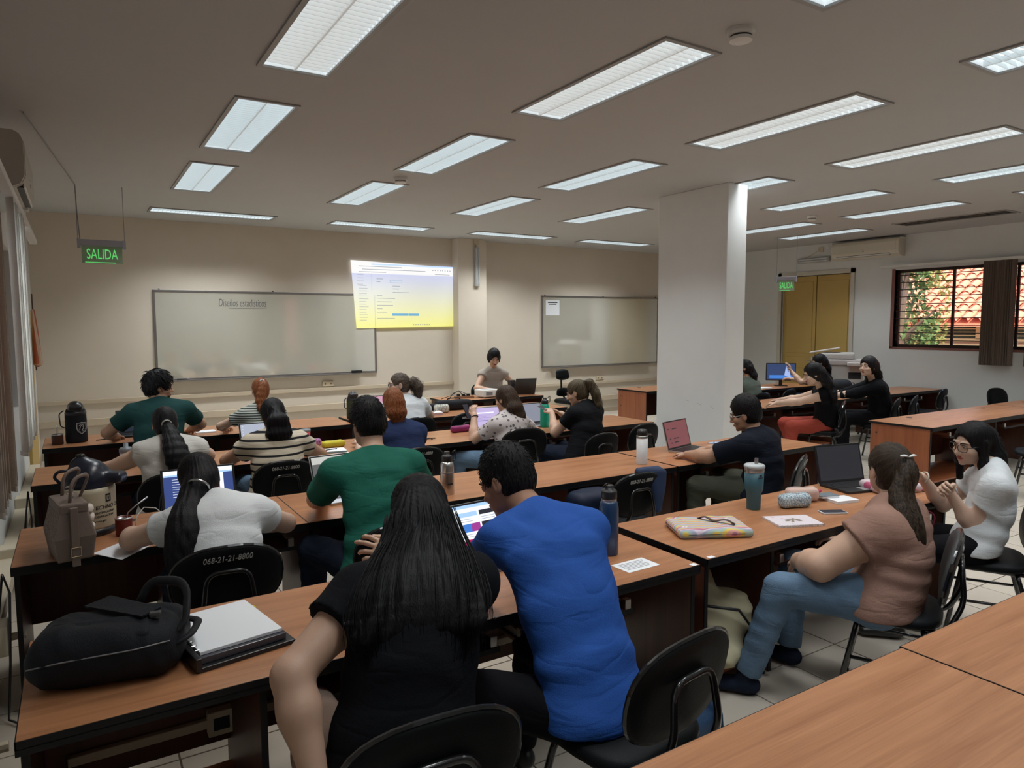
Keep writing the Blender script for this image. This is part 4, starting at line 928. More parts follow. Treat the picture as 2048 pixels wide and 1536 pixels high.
def person(label, pel, neck, heading=0, sh=None, head=(0, 0, 0), nv=None, s=1.0, male=False, fat=1.0, legs=((-8, 0), (8, 0)), wL=None, wR=None, poleL=None, poleR=None,
           hL=None, hR=None, shirt=None, sleeve=.5, pants=None, hairs=None, sk='a', q=1.0, glasses=None, face=True, folds=.004, shoe=None, collar=False, hem=.03, hf=.0046, hoff=(0, 0, 0), hc=None, shw=None, thick=1.0, extras=None, kneez=.52):
    org = V(pel[0], pel[1], 0); root = thing('person', label, 'person', (pel[0], pel[1], 0)); pel = V(*pel); neck = V(*neck)
    sh = heading if sh is None else sh; up = nrm(neck-pel); sp = nrm(V(math.cos(R(heading)), -math.sin(R(heading)), 0)); ss = nrm(V(math.cos(R(sh)), -math.sin(R(sh)), 0)); fwd = yp(sh)
    back = -nrm(fwd-up*float(fwd@up)); Lt = float(np.linalg.norm(neck-pel))
    def sp_(t): return pel+(neck-pel)*t+back*(.035*s*math.sin(PI*t))
    def sd(t): return nrm(sp*(1-t)+ss*t)
    W_ = (1.55 if male else 1.45)*1.0; f = fat*s
    hw = (shw or (.185 if male else .162))*s
    bodies = []
    for infl in (0, .011*s):       # 0 = body, 1 = shirt
        D = SDF(.035*s)
        st = [(-.06, .112*f, 1.56, sp), (.22, .105*f, 1.48, sd(.2)), (.50, .103*f, W_, sd(.5)), (.76, .096*f, W_*1.13, sd(.8)), (.93, .060*s, 1.5, ss)]; ht = [(pel+V(0, 0, -hem*s), (0, 0, -1))] if infl else None
        st[0] = (-.06, .118*f, 1.58, sp) if infl else (-.06, .084*f, 1.5, sp)
        for i in range(4): D.ecap(sp_(st[i][0]), sp_(st[i+1][0]), st[i][1]+infl, st[i+1][1]+infl, st[i][2], st[i+1][2], nrm(st[i][3]+st[i+1][3]), k=.022, cut=ht)
        bodies.append(D)
    Bd, Sh = bodies
    J = {}
    for key, sg, wt, pole in (('L', -1, wL, poleL), ('R', 1, wR, poleR)):
        S = neck-up*.080*s+ss*sg*hw+fwd*.005; a, b = .285*s, .25*s
        if wt is None: wt = S+yp(heading)*.25*s+V(0, 0, -.32*s)
        pole = V(*(pole if pole is not None else (ss*sg*.7+V(0, 0, -1)-fwd*.2)))
        Eb, Wr = ik(S, V(*wt), a, b, pole); J[key] = (S, Eb, Wr)
        fa = 1+(fat-1)*.8; fa *= thick
        for D, infl in ((Bd, 0), (Sh, .011*s)):
            D.cap(sp_(.86), S, .062*s*fa+infl, .056*s*fa+infl, k=.05); D.cap(neck-up*.0, neck-up*.03*s+ss*sg*hw*.65, .045*s+infl*.6, .045*s+infl*.6, k=.04)
        Bd.cap(S, Eb, .052*s*fa, .040*s*fa, k=.04); Bd.cap(Eb, Eb+(Wr-Eb)*.35, .041*s*fa, .042*s*fa, k=.02); Bd.cap(Eb+(Wr-Eb)*.35, Wr, .041*s*fa, .026*s*fa, k=.03)
        if sleeve > 0:
            tot = min(sleeve, 1); e = S+(Eb-S)*tot
            Sh.cap(S, e+(Eb-S)*.05, .063*s*fa+.004, (.040+.016*(1-tot)+.018)*s*fa+.004, k=.045, cut=[(e, Eb-S)])
            if sleeve > 1: w2 = Eb+(Wr-Eb)*(sleeve-1); Sh.cap(Eb, w2, .056*s*fa, .044*s, k=.02, cut=[(w2, Wr-Eb)])
    # head and neck
    F = frame(*head); nv = nrm(V(*nv)) if nv is not None else nrm(up*.45+V(0, 0, .6)+F[:, 1]*.15)
    Hc = V(*hc) if hc else neck+nv*.165*s+F[:, 1]*.028*s+V(*hoff); L = lambda x, y, z: Hc+F@V(x, y, z)*s
    Bd.cap(neck-up*.03*s, L(0, -.022, -.055), (.054 if male else .047)*s, (.056 if male else .048)*s, k=.03)
    K = .014*s
    Bd.ell(L(0, -.015, .033), V(.075, .096, .086)*s, F, k=.02); Bd.ell(L(0, .018, -.022), V(.064, .078, .088)*s, F, k=K)
    Bd.ell(L(0, .038, -.070), V(.047 if not male else .052, .050, .036)*s, F, k=.02*s)
    if face:
        Bd.ell(L(0, .076, -.094), V(.018, .016, .014)*s, F, k=.012*s)
        Bd.cap(L(0, .090, .012), L(0, .112, -.026), .0065*s, .0115*s, k=.010*s)
        for g_ in (-1, 1):
            Bd.ell(L(g_*.011, .101, -.032), V(.0085, .011, .008)*s, F, k=.004*s); Bd.ell(L(g_*.040, .062, -.028), V(.024, .026, .022)*s, F, k=.015*s)
            Bd.ell(L(g_*.031, .106, .010), V(.019, .022, .014)*s, F, k=.010*s, mode='s'); Bd.ell(L(g_*.031, .079, .009), V(.0165, .0145, .0125)*s, F, k=.003*s)
            Bd.cap(L(g_*.014, .090, .028), L(g_*.046, .078, .030), .007*s, .006*s, k=.012*s)
        Bd.ell(L(0, .0935, -.0545), V(.022, .0105, .0055)*s, F, k=.004*s); Bd.ell(L(0, .0925, -.0635), V(.019, .0105, .0065)*s, F, k=.004*s)
    for g_ in (-1, 1):
        Bd.ell(L(g_*.078, -.004, -.002), V(.0085, .019, .031)*s, F@np.array([[1, 0, 0], [0, 1, 0], [0, 0, 1]], dtype=np.float32), k=.006*s); Bd.ell(L(g_*.086, .002, .002), V(.005, .010, .019)*s, F, k=.004*s, mode='s')
    # legs
    leg = []
    for sg, (ly, ft) in zip((-1, 1), legs):
        hp = pel+sp*sg*.09*s+V(0, 0, -.0); d = yp(heading+ly); kn = hp+d*.42*s; kn[2] = kneez*s; an = kn+d*ft; an[2] = .085; leg.append((hp, kn, an, d))
        Bd.cap(hp+d*.03, kn, .070*f, .052*s, k=.02); Bd.cap(kn, an, .054*s, .036*s, k=.02); Bd.ecap(an+V(0, 0, -.045), an+d*.15*s+V(0, 0, -.055), .028*s, .022*s, 1.3, 1.7, np.cross(d, V(0, 0, 1)), k=.02)
    # hands
    fine = []
    hands = {}
    for key, hp_, sg in (('L', hL, -1), ('R', hR, 1)):
        S, Eb, Wr = J[key]; hp_ = dict(hp_ or {}); d = nrm(V(*hp_['d'])) if 'd' in hp_ else nrm(Wr-Eb); n = V(*hp_.get('n', (0, 0, -1)))
        if abs(float(d@nrm(n))) > .95: n = V(0, .3, -1)
        # thumb side: t = cross(d, n)*side ; for the left hand palm down the thumb points right
        hand_sdf(Bd, Wr, d, n, -sg*hp_.get('flip', 1), s, hp_.get('curl', 28), hp_.get('spread', 4), hp_.get('thumb', .4))
        hands[key] = (Wr, d, n)
        if hp_.get('fine', True): c = Wr+d*.09*s; r_ = .125*s; fine.append((c-r_, c+r_, .0036*max(1, q*.9)))
    fine.append((L(0, 0, 0)-.165*s, L(0, 0, 0)+.165*s, hf*q))
    A = Acc(); h0 = .012*q; v, fc = Bd.surf(h0)
    ins = np.zeros(len(v), bool)
    for lo, hi, _ in fine: ins |= ((v > lo+h0*.8) & (v < hi-h0*.8)).all(1)
    fc = fc[~ins[fc].all(1)]; A.add(v, fc, 0)
    for i, (lo, hi, h) in enumerate(fine):
        v, fc = Bd.surf(h, lo, hi)
        if i == len(fine)-1 and face:
            c = (v[fc].mean(1)-Hc)@F/s; lipm = ((c[:, 1] > .083) & (np.abs(c[:, 0]) < .023*(1-np.abs(c[:, 2]+.059)/.02)) & (c[:, 2] > -.0705) & (c[:, 2] < -.0485)); A.add(v, fc, np.where(lipm, 1, 0).tolist())
        else: A.add(v, fc, 0)
    if face:
        for g_ in (-1, 1):
            k = MB().lathe([(.0001, -.0128), (.006, -.0112), (.0108, -.006), (.0125, 0), (.0108, .006), (.006, .0112), (.0001, .0128)], 14); M_ = np.array(k.v)*s; A.add((L(g_*.031, .0815, .0085)+(M_@F.T)*1.0), k.f, 2)
            k = MB().lathe([(.0001, -.006), (.0045, -.004), (.006, 0), (.0045, .004), (.0001, .006)], 10); M_ = np.array(k.v)*s; A.add(L(g_*.030, .0895, .0075)+(M_@F.T), k.f, 3)
            k = MB().tube([Vector(L(g_*.014, .100, .026)), Vector(L(g_*.030, .099, .033)), Vector(L(g_*.048, .083, .028))], [.0028*s, .0035*s, .0012*s], 5); A.mb(k, 4)
            k = MB().tube([Vector(L(g_*.017, .0945, .0135)), Vector(L(g_*.031, .0955, .0195)), Vector(L(g_*.046, .083, .013))], .0014*s, 4); A.mb(k, 4)
    A.link('body', [skin(sk, SKC[sk]), LIP, EYEW, IRIS, BROW], root, org)
    # shirt
    if shirt is not None:
        if collar: 
            ring = [neck-up*.005*s+(ss*math.cos(a)*.072+(-back)*(math.sin(a)*.066+.01))*s+up*(.012*math.cos(a*1+PI/2)*-1)*s for a in np.linspace(0, 2*PI, 13)]
            for i in range(12): Sh.cap(ring[i], ring[i+1], .012*s, k=.012)
        else:
            Sh.cap(neck-up*.0*s, L(0, -.02, -.06), .047*s, .04*s, k=.006, mode='s')
        if folds:
            sd_n = float(pel[0]*3+pel[1])
            def post(P, Fv):
                q_ = P-pel; t = (q_@up)/Lt; l = q_@sp; a = wob(P, 11, sd_n); b = np.sin(t*26+a*3.2+l*5)*np.clip(1.25-t*1.1, .15, 1)+.55*np.sin(l*42+t*14+a*4)*np.clip(t*.9, 0, .7)
                return Fv+folds*(b*.6+wob(P, 23, 2)*.5)
            Sh.post = post
        v, fc = Sh.surf(.0095*q); A = Acc(); A.add(v, fc, 0); so_ = A.link('shirt', shirt, root, org)
        if collar:
            k = MB(); k.tube([Vector(p-org) for p in ring], .011*s, 6, closed=True); 
    if pants is not None:
        D = SDF(.03); i_ = .012*s
        D.ecap(pel-back*.03+V(0, 0, -.03), sp_(.06)-back*.02, .100*f, .086*f, 1.54, 1.46, sp, k=.05, cut=[(sp_(.09), up)])
        for hp, kn, an, d in leg:
            D.cap(hp+d*.03, kn, .080*f+i_, .062*s+i_, k=.04); D.cap(kn, an+(kn-an)*.06, .060*s+i_, .048*s+i_, k=.025, cut=[(an+(kn-an)*.06, an-kn)])
        D.post = lambda P, Fv: Fv+.0035*(wob(P, 30, 3)+.8*np.sin(P[:, 2]*70+wob(P, 12, 1)*5)*np.clip(1.2-np.abs(P[:, 2]-.45)*3, 0, 1))
        v, fc = D.surf(.012*q); A = Acc(); A.add(v, fc, 0); A.link('trousers', pants, root, org)
    if shoe is not None:
        for hp, kn, an, d in leg:
            D = SDF(.02); sdv = np.cross(d, V(0, 0, 1)); D.ecap(an+V(0, 0, -.035)-d*.03, an+d*.15*s+V(0, 0, -.045), .045, .032, 1.05, 1.5, sdv, cut=[(V(0, 0, .012), (0, 0, -1))]); D.cap(an+V(0, 0, -.03), an+V(0, 0, .02), .045, .045)
            v, fc = D.surf(.009*q); A = Acc(); A.add(v, fc, 0); so2 = A.link('shoe', shoe, root, org)
            D = SDF(.01); D.ecap(an+V(0, 0, -.07)-d*.035, an+d*.16*s+V(0, 0, -.07), .047, .036, 1.05, 1.5, sdv, cut=[(V(0, 0, .022), (0, 0, 1)), (V(0, 0, .001), (0, 0, -1))])
            v, fc = D.surf(.009*q); A = Acc(); A.add(v, fc, 0); A.link('sole', mat('shoe_sole', (.5, .48, .44), .6), so2, (0, 0, 0))
    if hairs is not None:
        hs = dict(hairs)
        if 'path' in hs: hs['path'] = [np.asarray(L(*p[:3]) if len(p) == 3 else V(*p[:3])) for p in hs['path']]
        if 'extra' in hs: hs['extra'] = [(L(*a), L(*b), ra, rb) for a, b, ra, rb in hs['extra']]
        build_hair(root, org, Hc, F, s, hs, .0058*q, int(abs(pel[0]*100+pel[1]*10)))
    if glasses is not None:
        k = MB(); gm, rx, rz_ = glasses
        for g_ in (-1, 1):
            pts = [Vector(L(g_*.033+rx*math.copysign(abs(math.cos(a))**.7, math.cos(a)), .112-.012*abs(g_*.033+rx*math.cos(a))/.06, .004+rz_*math.copysign(abs(math.sin(a))**.7, math.sin(a)))-org) for a in np.linspace(0, 2*PI, 19)[:-1]]
            k.tube(pts, .0019*s, 5, closed=True); k.tube([Vector(L(g_*(.033+rx), .100, .010)-org), Vector(L(g_*.079, .075, .012)-org), Vector(L(g_*.084, -.005, .008)-org)], .0016*s, 5)
        k.tube([Vector(L(-.011, .112, .006)-org), Vector(L(.011, .112, .006)-org)], .0018*s, 5); k.build('glasses', gm, root, True)
    J['Hc'] = Hc; J['F'] = F; J['L'] = J['L']; J['hands'] = hands; J['root'] = root; J['loc'] = L; J['org'] = org
    return J
SKC = {'a': (.55, .345, .245), 'b': (.44, .255, .17), 'c': (.61, .41, .31), 'd': (.34, .18, .115)}
# ------------------------------------------------------------------ clothes
def wrinkle(m, st=.45, sc=5, dist=.012):
    nt = m.node_tree; L = nt.links; b = nt.nodes['Principled BSDF']; b.inputs['Specular IOR Level'].default_value = .15
    tc = nt.nodes.new('ShaderNodeTexCoord'); mp = nt.nodes.new('ShaderNodeMapping'); L.new(tc.outputs['Object'], mp.inputs[0]); mp.inputs['Scale'].default_value = (.7, .7, 2.3); mp.inputs['Rotation'].default_value = (.35, .3, 0)
    n = nt.nodes.new('ShaderNodeTexNoise'); n.inputs['Scale'].default_value = sc; n.inputs['Detail'].default_value = 2.5; n.inputs['Distortion'].default_value = .5; L.new(mp.outputs[0], n.inputs[0])
    a = nt.nodes.new('ShaderNodeMath'); a.operation = 'SUBTRACT'; L.new(n.outputs[0], a.inputs[0]); a.inputs[1].default_value = .5
    c = nt.nodes.new('ShaderNodeMath'); c.operation = 'ABSOLUTE'; L.new(a.outputs[0], c.inputs[0])
    d = nt.nodes.new('ShaderNodeMath'); d.operation = 'MINIMUM'; L.new(c.outputs[0], d.inputs[0]); d.inputs[1].default_value = .11
    bp = nt.nodes.new('ShaderNodeBump'); bp.inputs['Strength'].default_value = st; bp.inputs['Distance'].default_value = dist*3.2; L.new(d.outputs[0], bp.inputs['Height'])
    o = [q for q in nt.nodes if q.type == 'BUMP' and q != bp]
    if o: L.new(bp.outputs[0], o[0].inputs['Normal'])
    else: L.new(bp.outputs[0], b.inputs['Normal'])
    return m
def cloth(name, c, r=.85, b=.2, bs=260, n=.05): return wrinkle(mat(name, c, r, bump=b, bscale=bs, noise=n, nscale=7))
BLKT = cloth('black_cotton', (.0035, .004, .006)); BLUE = cloth('blue_oxford', (.022, .085, .34), .8); GRN = cloth('bottle_green_cotton', (.012, .105, .075)); DGR = cloth('dark_green_pique', (.012, .05, .048)); WHT = cloth('white_cotton', (.66, .69, .71)); NAVY = cloth('navy_cotton', (.005, .008, .016)); NAV2 = cloth('navy_blue_jersey', (.018, .03, .085)); PINK = cloth('dusty_pink_cotton', (.30, .175, .135)); CRW = cloth('cream_knit_white', (.55, .53, .49)); TAUP = cloth('taupe_jersey', (.36, .32, .28)); GRG = cloth('grey_green_fleece', (.10, .125, .105))
STR6 = wrinkle(stripes('cream_black_stripes', [(.56, .49, .38), (.015, .015, .017)], 2, 17, .72)); STR2 = wrinkle(stripes('thin_green_stripes', [(.42, .43, .39), (.03, .045, .04)], 2, 42, .55))
PAT = cells('paisley_blouse', (.52, .47, .46), (.10, .085, .10), 22, t=.30, feature='F1'); 
JEAN = cloth('light_blue_denim', (.12, .19, .28), .85, .3, 180, .25); DJEAN = cloth('dark_denim', (.012, .018, .035)); BLKP_ = cloth('black_trouser', (.004, .004, .006)); BEI = cloth('beige_trouser', (.34, .245, .20), n=.1); OLIV = cloth('olive_trouser', (.055, .06, .045)); REDT = cloth('brick_red_trouser', (.36, .065, .045)); BLKSH = mat('black_shoe', (.012, .012, .012), .35)
def tail(pts, w_, d_, **k): return dict(path=pts, wid=w_, dep=d_, **k)
P = {}
# near row -------------------------------------------------------------------------
P['long'] = person('woman in black tee with straight waist-length black hair, seen from behind at bottom centre', (.74, 1.84, .57), (.93, 2.08, 1.12), 12, sh=14, hc=(1.02, 2.27, 1.215), head=(22, -14, 4), s=1.1, fat=1.14, thick=1.15,
  wL=(.50, 1.84, .66), poleL=(-1, .1, .35), wR=(1.02, 2.50, 1.00), poleR=(.7, .0, -1), hL=dict(d=(.5, .1, -.8), n=(.8, .3, .1), curl=30, fine=False), hR=dict(d=(-.75, .25, .35), n=(-.3, .8, -.2), curl=(28, 24, 34, 40), spread=9, thumb=.3),
  shirt=BLKT, sleeve=.42, pants=BEI, legs=((-14, .02), (10, .02)), sk='a', face=False, folds=.003, hem=.06, shoe=BLKSH,
  hairs=dict(style='long', mat=HBLK, vol=.016, crown=(0, -.5, .85), path=[(0, -.08, .03), (0, -.12, -.08), (.885, 1.98, 1.11, 0), (.845, 1.895, 1.03, 0), (.83, 1.855, .965, 0)], wid=[.086, .108, .155, .172, .150], dep=[.06, .062, .050, .030, .008], side=(.97, -.25, 0), n=1100, rad=.0013, k=.02, ext=.10, clump=.003, jit=.22, dense=12))
P['blue'] = person('man in bright blue long-sleeved shirt leaning over a laptop, seen from behind', (1.48, 1.84, .58), (1.50, 2.22, 1.165), -8, sh=10, hc=(1.48, 2.42, 1.25), head=(-28, -26, -6), s=1.12, male=True, fat=1.0, thick=1.0, shw=.168,
  wL=(1.42, 2.70, .79), poleL=(-1, -.1, -.5), wR=(1.98, 2.68, .79), poleR=(1, -.3, -.4), shirt=BLUE, sleeve=1.85, pants=BLKP_, legs=((-30, .12), (4, .1)), shoe=BLKSH, sk='d', folds=.005, hem=.03, collar=True, face=True,
  hairs=dict(style='short', mat=HBLK, vol=.008, top=.012, locks=700, lock_len=.017, lock_r=.0020, lift=.12, crown=(0, -.4, .9)))
P['pink'] = person('woman in dusty pink blouse and light jeans with long ponytail and white bow', (3.33, 1.88, .57), (3.40, 1.90, .99), -28, sh=-14, hc=(3.46, 1.96, 1.155), head=(24, 0, 0), nv=(.15, .1, 1), s=1.1, fat=1.28, thick=1.3,
  wL=(3.16, 2.24, .66), poleL=(-1, -.2, -.3), wR=(3.62, 2.28, .68), poleR=(.8, -.5, -.8), hL=dict(curl=35, n=(.5, .2, -.5)), shirt=PINK, sleeve=.35, pants=JEAN, legs=((-12, .16), (14, .02)), shoe=DJEAN, sk='a', face=False, folds=.005, hem=.05,
  hairs=dict(style='pony', mat=HPON, vol=.010, crown=(0, -.72, .66), path=[(0, -.105, .065), (0, -.14, .02), (3.335, 1.835, 1.08, 0), (3.30, 1.765, .98, 0), (3.285, 1.735, .89, 0), (3.30, 1.73, .80, 0)], wid=[.026, .040, .052, .058, .056, .028], dep=[.026, .032, .034, .030, .026, .012], dense=14, n=220, rad=.0015, k=.02, tie=((0, -.122, .062), (0, -1, .3), .026, BLKP)))
bx = MB(); Lf = P['pink']['loc']; oo = P['pink']['org']
for g_ in (-1, 1): bx.tube([Vector(Lf(0, -.128, .088)-oo), Vector(Lf(g_*.022, -.128, .094)-oo), Vector(Lf(g_*.036, -.120, .092)-oo)], [.005, .011, .008], 8, flat=.6)
bx.build('hair_bow', mat('pearl_white', (.75, .75, .73), .25), P['pink']['root'], True)
P['white'] = person('woman in white tee and dark framed glasses raising both hands, at right edge', (4.50, 2.02, .57), (4.60, 1.98, 1.04), -40, sh=-35, hc=(4.56, 2.08, 1.17), head=(-72, -10, 4), nv=(-.05, .25, 1), s=1.06, fat=.98,
  wL=(4.36, 2.10, .90), poleL=(.2, -.1, -1), wR=(4.50, 2.34, .93), poleR=(.5, .1, -1), hL=dict(d=(-.75, .1, .42), n=(.1, -.5, -.4), curl=(42, 48, 52, 56), thumb=.8, spread=3), hR=dict(d=(-.72, .25, .30), n=(-.1, -.3, .9), curl=(22, 30, 36, 40), thumb=.5, spread=6),
  shirt=WHT, sleeve=.45, pants=BLKP_, legs=((-6, .0), (14, .02)), shoe=BLKSH, sk='c', face=True, folds=.004, hem=.02, hf=.0038, glasses=(BLKP, .026, .021),
  hairs=dict(style='long', mat=HBLK, vol=.010, crown=(.0, -.1, 1), path=[(0, -.085, .03), (-.01, -.10, -.08), (-.02, -.09, -.18), (-.03, -.075, -.26)], wid=[.075, .095, .10, .085], dep=[.055, .055, .05, .03], n=200, k=.03, hairline=.006, extra=[((-.080, .0, .02), (-.085, .02, -.10), .020, .026), ((-.085, .02, -.10), (-.085, .03, -.21), .026, .018), ((.080, -.005, .03), (.088, .0, -.10), .022, .028), ((.088, .0, -.10), (.085, .01, -.22), .028, .018)]))
# second row -----------------------------------------------------------------------
P['w10'] = person('woman in white tee with long loose black ponytail, bent over at left desk', (.54, 3.56, .56), (.58, 3.80, 1.0), 0, sh=-3, hc=(0.51, 3.95, 1.09), head=(-14, -24, 0), s=1.08, fat=1.05, thick=1.15,
  wL=(.22, 4.22, .78), poleL=(-1, 0, -.3), wR=(.74, 4.12, .80), poleR=(1, -.2, -.25), shirt=WHT, sleeve=.42, pants=DJEAN, legs=((-6, 0), (8, 0)), sk='c', face=False, folds=.0055, hem=.10,
  hairs=dict(style='long', mat=HBLK, vol=.012, crown=(0, -.5, .85), path=[(-.01, -.09, .0), (.455, 3.80, 1.03, 0), (.40, 3.66, .95, 0), (.395, 3.60, .80, 0), (.42, 3.58, .66, 0), (.45, 3.59, .58, 0)], wid=[.07, .05, .065, .08, .06, .03], dep=[.05, .045, .05, .045, .03, .012], dense=14, side=(1, 0, 0), n=230, rad=.0017, k=.03, tie=((-.05, -.125, -.05), (-.5, -.7, -.8), .045, STEEL)))
P['green'] = person('man in bottle green tee with short black hair, tattooed forearm on desk', (1.39, 3.62, .57), (1.45, 3.88, 1.14), -6, sh=-2, hc=(1.46, 3.99, 1.3), head=(-10, -16, 0), s=1.12, male=True, fat=1.08, thick=1.12, shw=.205,
  wL=(1.28, 4.34, .80), poleL=(-1, -.1, -.7), wR=(1.75, 4.3, .79), poleR=(1, 0, -.5), shirt=GRN, sleeve=.78, pants=DJEAN, legs=((-14, .0), (12, 0)), sk='a', face=False, folds=.006, hem=.12,
  hairs=dict(style='short', mat=HBLK, vol=.013, top=.012, locks=700, lock_len=.017, lock_r=.0020, lift=.12, crown=(0, -.5, .85)))
P['navy'] = person('man in navy tee and thin glasses typing on laptop beside the pillar', (4.64, 3.66, .57), (4.66, 3.74, 1.02), -14, sh=-16, hc=(4.6, 3.8, 1.155), head=(-30, -14, 0), nv=(-.1, .3, 1), s=1.1, male=True, fat=1.15, thick=1.12, shw=.20,
  wL=(4.36, 4.20, .79), poleL=(-1, -.2, -.4), wR=(4.74, 4.30, .79), poleR=(1, 0, -.6), hL=dict(curl=38, n=(0, 0, -1), d=(-.1, 1, -.05)), hR=dict(curl=38, n=(0, 0, -1), d=(-.3, 1, -.05)), shirt=NAVY, sleeve=.75, pants=OLIV, legs=((-22, .0), (10, 0)), sk='b', folds=.005, hem=.10,
  glasses=(STEEL, .024, .017), hairs=dict(style='short', mat=HBLK, vol=.013, top=.014, locks=500, lock_len=.014, lock_r=.002, lift=.02, crown=(0, -.5, .85)))
# third row ------------------------------------------------------------------------
P['tank'] = person('woman in sleeveless white top with low black ponytail at left desk', (.55, 5.70, .56), (.57, 5.86, 1.03), 0, sh=0, hc=(0.55, 5.95, 1.14), head=(0, -20, 0), s=1.08, fat=1.08, q=1.35, thick=1.15,
  wL=(.20, 6.25, .80), poleL=(-1, 0, -.4), wR=(.72, 6.32, .80), poleR=(1, .2, -.2), shirt=CRW, sleeve=.08, pants=DJEAN, sk='a', face=False, hem=.08,
  hairs=dict(style='pony', mat=HBLK, vol=.008, crown=(0, -.9, -.1), path=[(0, -.105, -.02), (.57, 5.73, 1.09, 0), (.585, 5.60, .98, 0), (.60, 5.57, .87, 0), (.62, 5.57, .78, 0)], wid=[.028, .05, .075, .07, .04], dep=[.028, .032, .032, .028, .014], dense=10, n=110, k=.02, tie=((0, -.118, -.022), (0, -1, -.3), .028, CRW)))
P['stripe'] = person('woman in cream top with bold black stripes and thick black ponytail', (1.32, 5.68, .56), (1.34, 5.82, 1.03), 0, sh=0, hc=(1.34, 5.88, 1.16), head=(0, -14, 0), s=1.1, fat=1.1, q=1.35, thick=1.1,
  wL=(1.1, 6.28, .80), poleL=(-1, 0, -.6), wR=(1.66, 6.2, .80), poleR=(1, 0, -.6), shirt=STR6, sleeve=.42, pants=JEAN, sk='b', face=False, hem=.12, folds=.004,
  hairs=dict(style='pony', mat=HBLK, vol=.012, crown=(0, -.9, .2), path=[(0, -.11, .02), (0, -.155, -.05), (0, -.15, -.15), (.0, -.14, -.23)], wid=[.03, .07, .085, .05], dep=[.03, .045, .04, .02], n=120, k=.025))
P['ginger'] = person('woman in navy blue tee with short ginger hair', (2.41, 5.66, .56), (2.40, 5.78, 1.02), 0, sh=0, hc=(2.37, 5.82, 1.2), head=(4, -10, 0), s=1.08, fat=1.1, q=1.35,
  wL=(2.2, 6.25, .8), wR=(2.65, 6.25, .8), shirt=NAV2, sleeve=.5, pants=DJEAN, sk='c', face=False, hem=.08,
  hairs=dict(style='long', mat=HGIN, vol=.010, crown=(0, -.3, .9), path=[(0, -.07, .0), (0, -.08, -.08), (.01, -.075, -.15)], wid=[.07, .075, .05], dep=[.05, .045, .02], n=80, k=.03, wave=.006))
P['blouse'] = person('woman in patterned blouse with shoulder length brown hair holding phone', (3.58, 5.82, .57), (3.64, 5.92, 1.0), -10, sh=-16, hc=(3.64, 5.98, 1.15), head=(-20, -12, 0), s=1.08, fat=1.05, q=1.3,
  wL=(3.40, 6.20, .98), poleL=(-.5, .1, -1), wR=(3.95, 6.3, .82), poleR=(1, 0, -.5), hL=dict(d=(.1, .5, .7), n=(.6, .5, -.1), curl=35), shirt=PAT, sleeve=.6, pants=JEAN, legs=((-30, 0), (0, 0)), sk='a', face=True, hem=.10,
  hairs=dict(style='long', mat=HBRN, vol=.010, crown=(0, -.2, 1), path=[(0, -.07, .0), (.0, -.095, -.09), (.03, -.10, -.18), (.06, -.09, -.25)], wid=[.078, .09, .085, .05], dep=[.05, .05, .04, .018], n=150, k=.03))
P['black9'] = person('woman in black tee with streaked wavy ponytail looking down at phone', (4.34, 5.62, .57), (4.49, 5.76, 1.06), -10, sh=-14, hc=(4.44, 5.85, 1.18), head=(-36, -18, 0), s=1.08, fat=1.08, q=1.3,
  wL=(4.28, 6.08, .95), poleL=(-.5, .1, -1), wR=(4.44, 6.14, .93), poleR=(.8, .1, -1), hL=dict(d=(.2, .8, .4), curl=35), shirt=BLKT, sleeve=.5, pants=DJEAN, sk='a', hem=.12, face=True,
  hairs=dict(style='pony', mat=HSTR, vol=.008, crown=(0, -.6, .8), path=[(0, -.09, .075), (.01, -.15, .06), (.02, -.17, -.06), (.03, -.16, -.17), (.05, -.15, -.22)], wid=[.025, .045, .06, .055, .03], dep=[.025, .035, .04, .035, .02], n=130, k=.02, wave=.009))
# fourth row -----------------------------------------------------------------------
P['polo'] = person('bearded man in dark green polo with wavy black hair looking right', (.61, 7.46, .57), (.67, 7.62, 1.15), 0, sh=4, hc=(0.67, 7.68, 1.29), head=(88, -4, 0), s=1.12, male=True, fat=1.1, q=1.5, shw=.205, thick=1.1,
  wL=(.30, 8.0, .80), poleL=(-1, -.2, -.5), wR=(.98, 8.05, .8), poleR=(1, -.1, -.4), shirt=DGR, sleeve=.62, pants=DJEAN, sk='b', collar=True, hem=.1,
  hairs=dict(style='short', mat=HBLK, vol=.022, top=.012, locks=420, lock_len=.035, lift=.2, lock_r=.0035, crown=(0, -.4, .9)))
bd = SDF(.01); Lf = P['polo']['loc']; FF = P['polo']['F']; oo = P['polo']['org']
bd.ell(Lf(0, .044, -.075)-oo, V(.055, .05, .038)*1.12, FF); bd.ell(Lf(0, .105, -.057)-oo, V(.026, .02, .012)*1.12, FF, mode='s', k=.004)
soft('beard', bd, .006, HBLK, P['polo']['root'])
P['thin'] = person('ginger haired woman with ponytail in thin striped tee', (1.60, 7.48, .56), (1.63, 7.62, 1.05), 0, sh=0, hc=(1.63, 7.66, 1.21), head=(0, -14, 0), s=1.06, q=1.5,
  wL=(1.34, 8.02, .8), poleL=(-1, 0, -.3), wR=(1.85, 8.05, .8), shirt=STR2, sleeve=.5, pants=DJEAN, sk='c', face=False,
  hairs=dict(style='pony', mat=HGIN, vol=.006, crown=(0, -.7, .7), path=[(0, -.10, .07), (0, -.13, .03), (1.59, 7.50, 1.14, 0), (1.60, 7.45, 1.0, 0)], wid=[.02, .035, .05, .035], dep=[.02, .03, .03, .015], dense=8, n=80, k=.02, tie=((0, -.112, .075), (0, -1, .4), .02, WHT)))
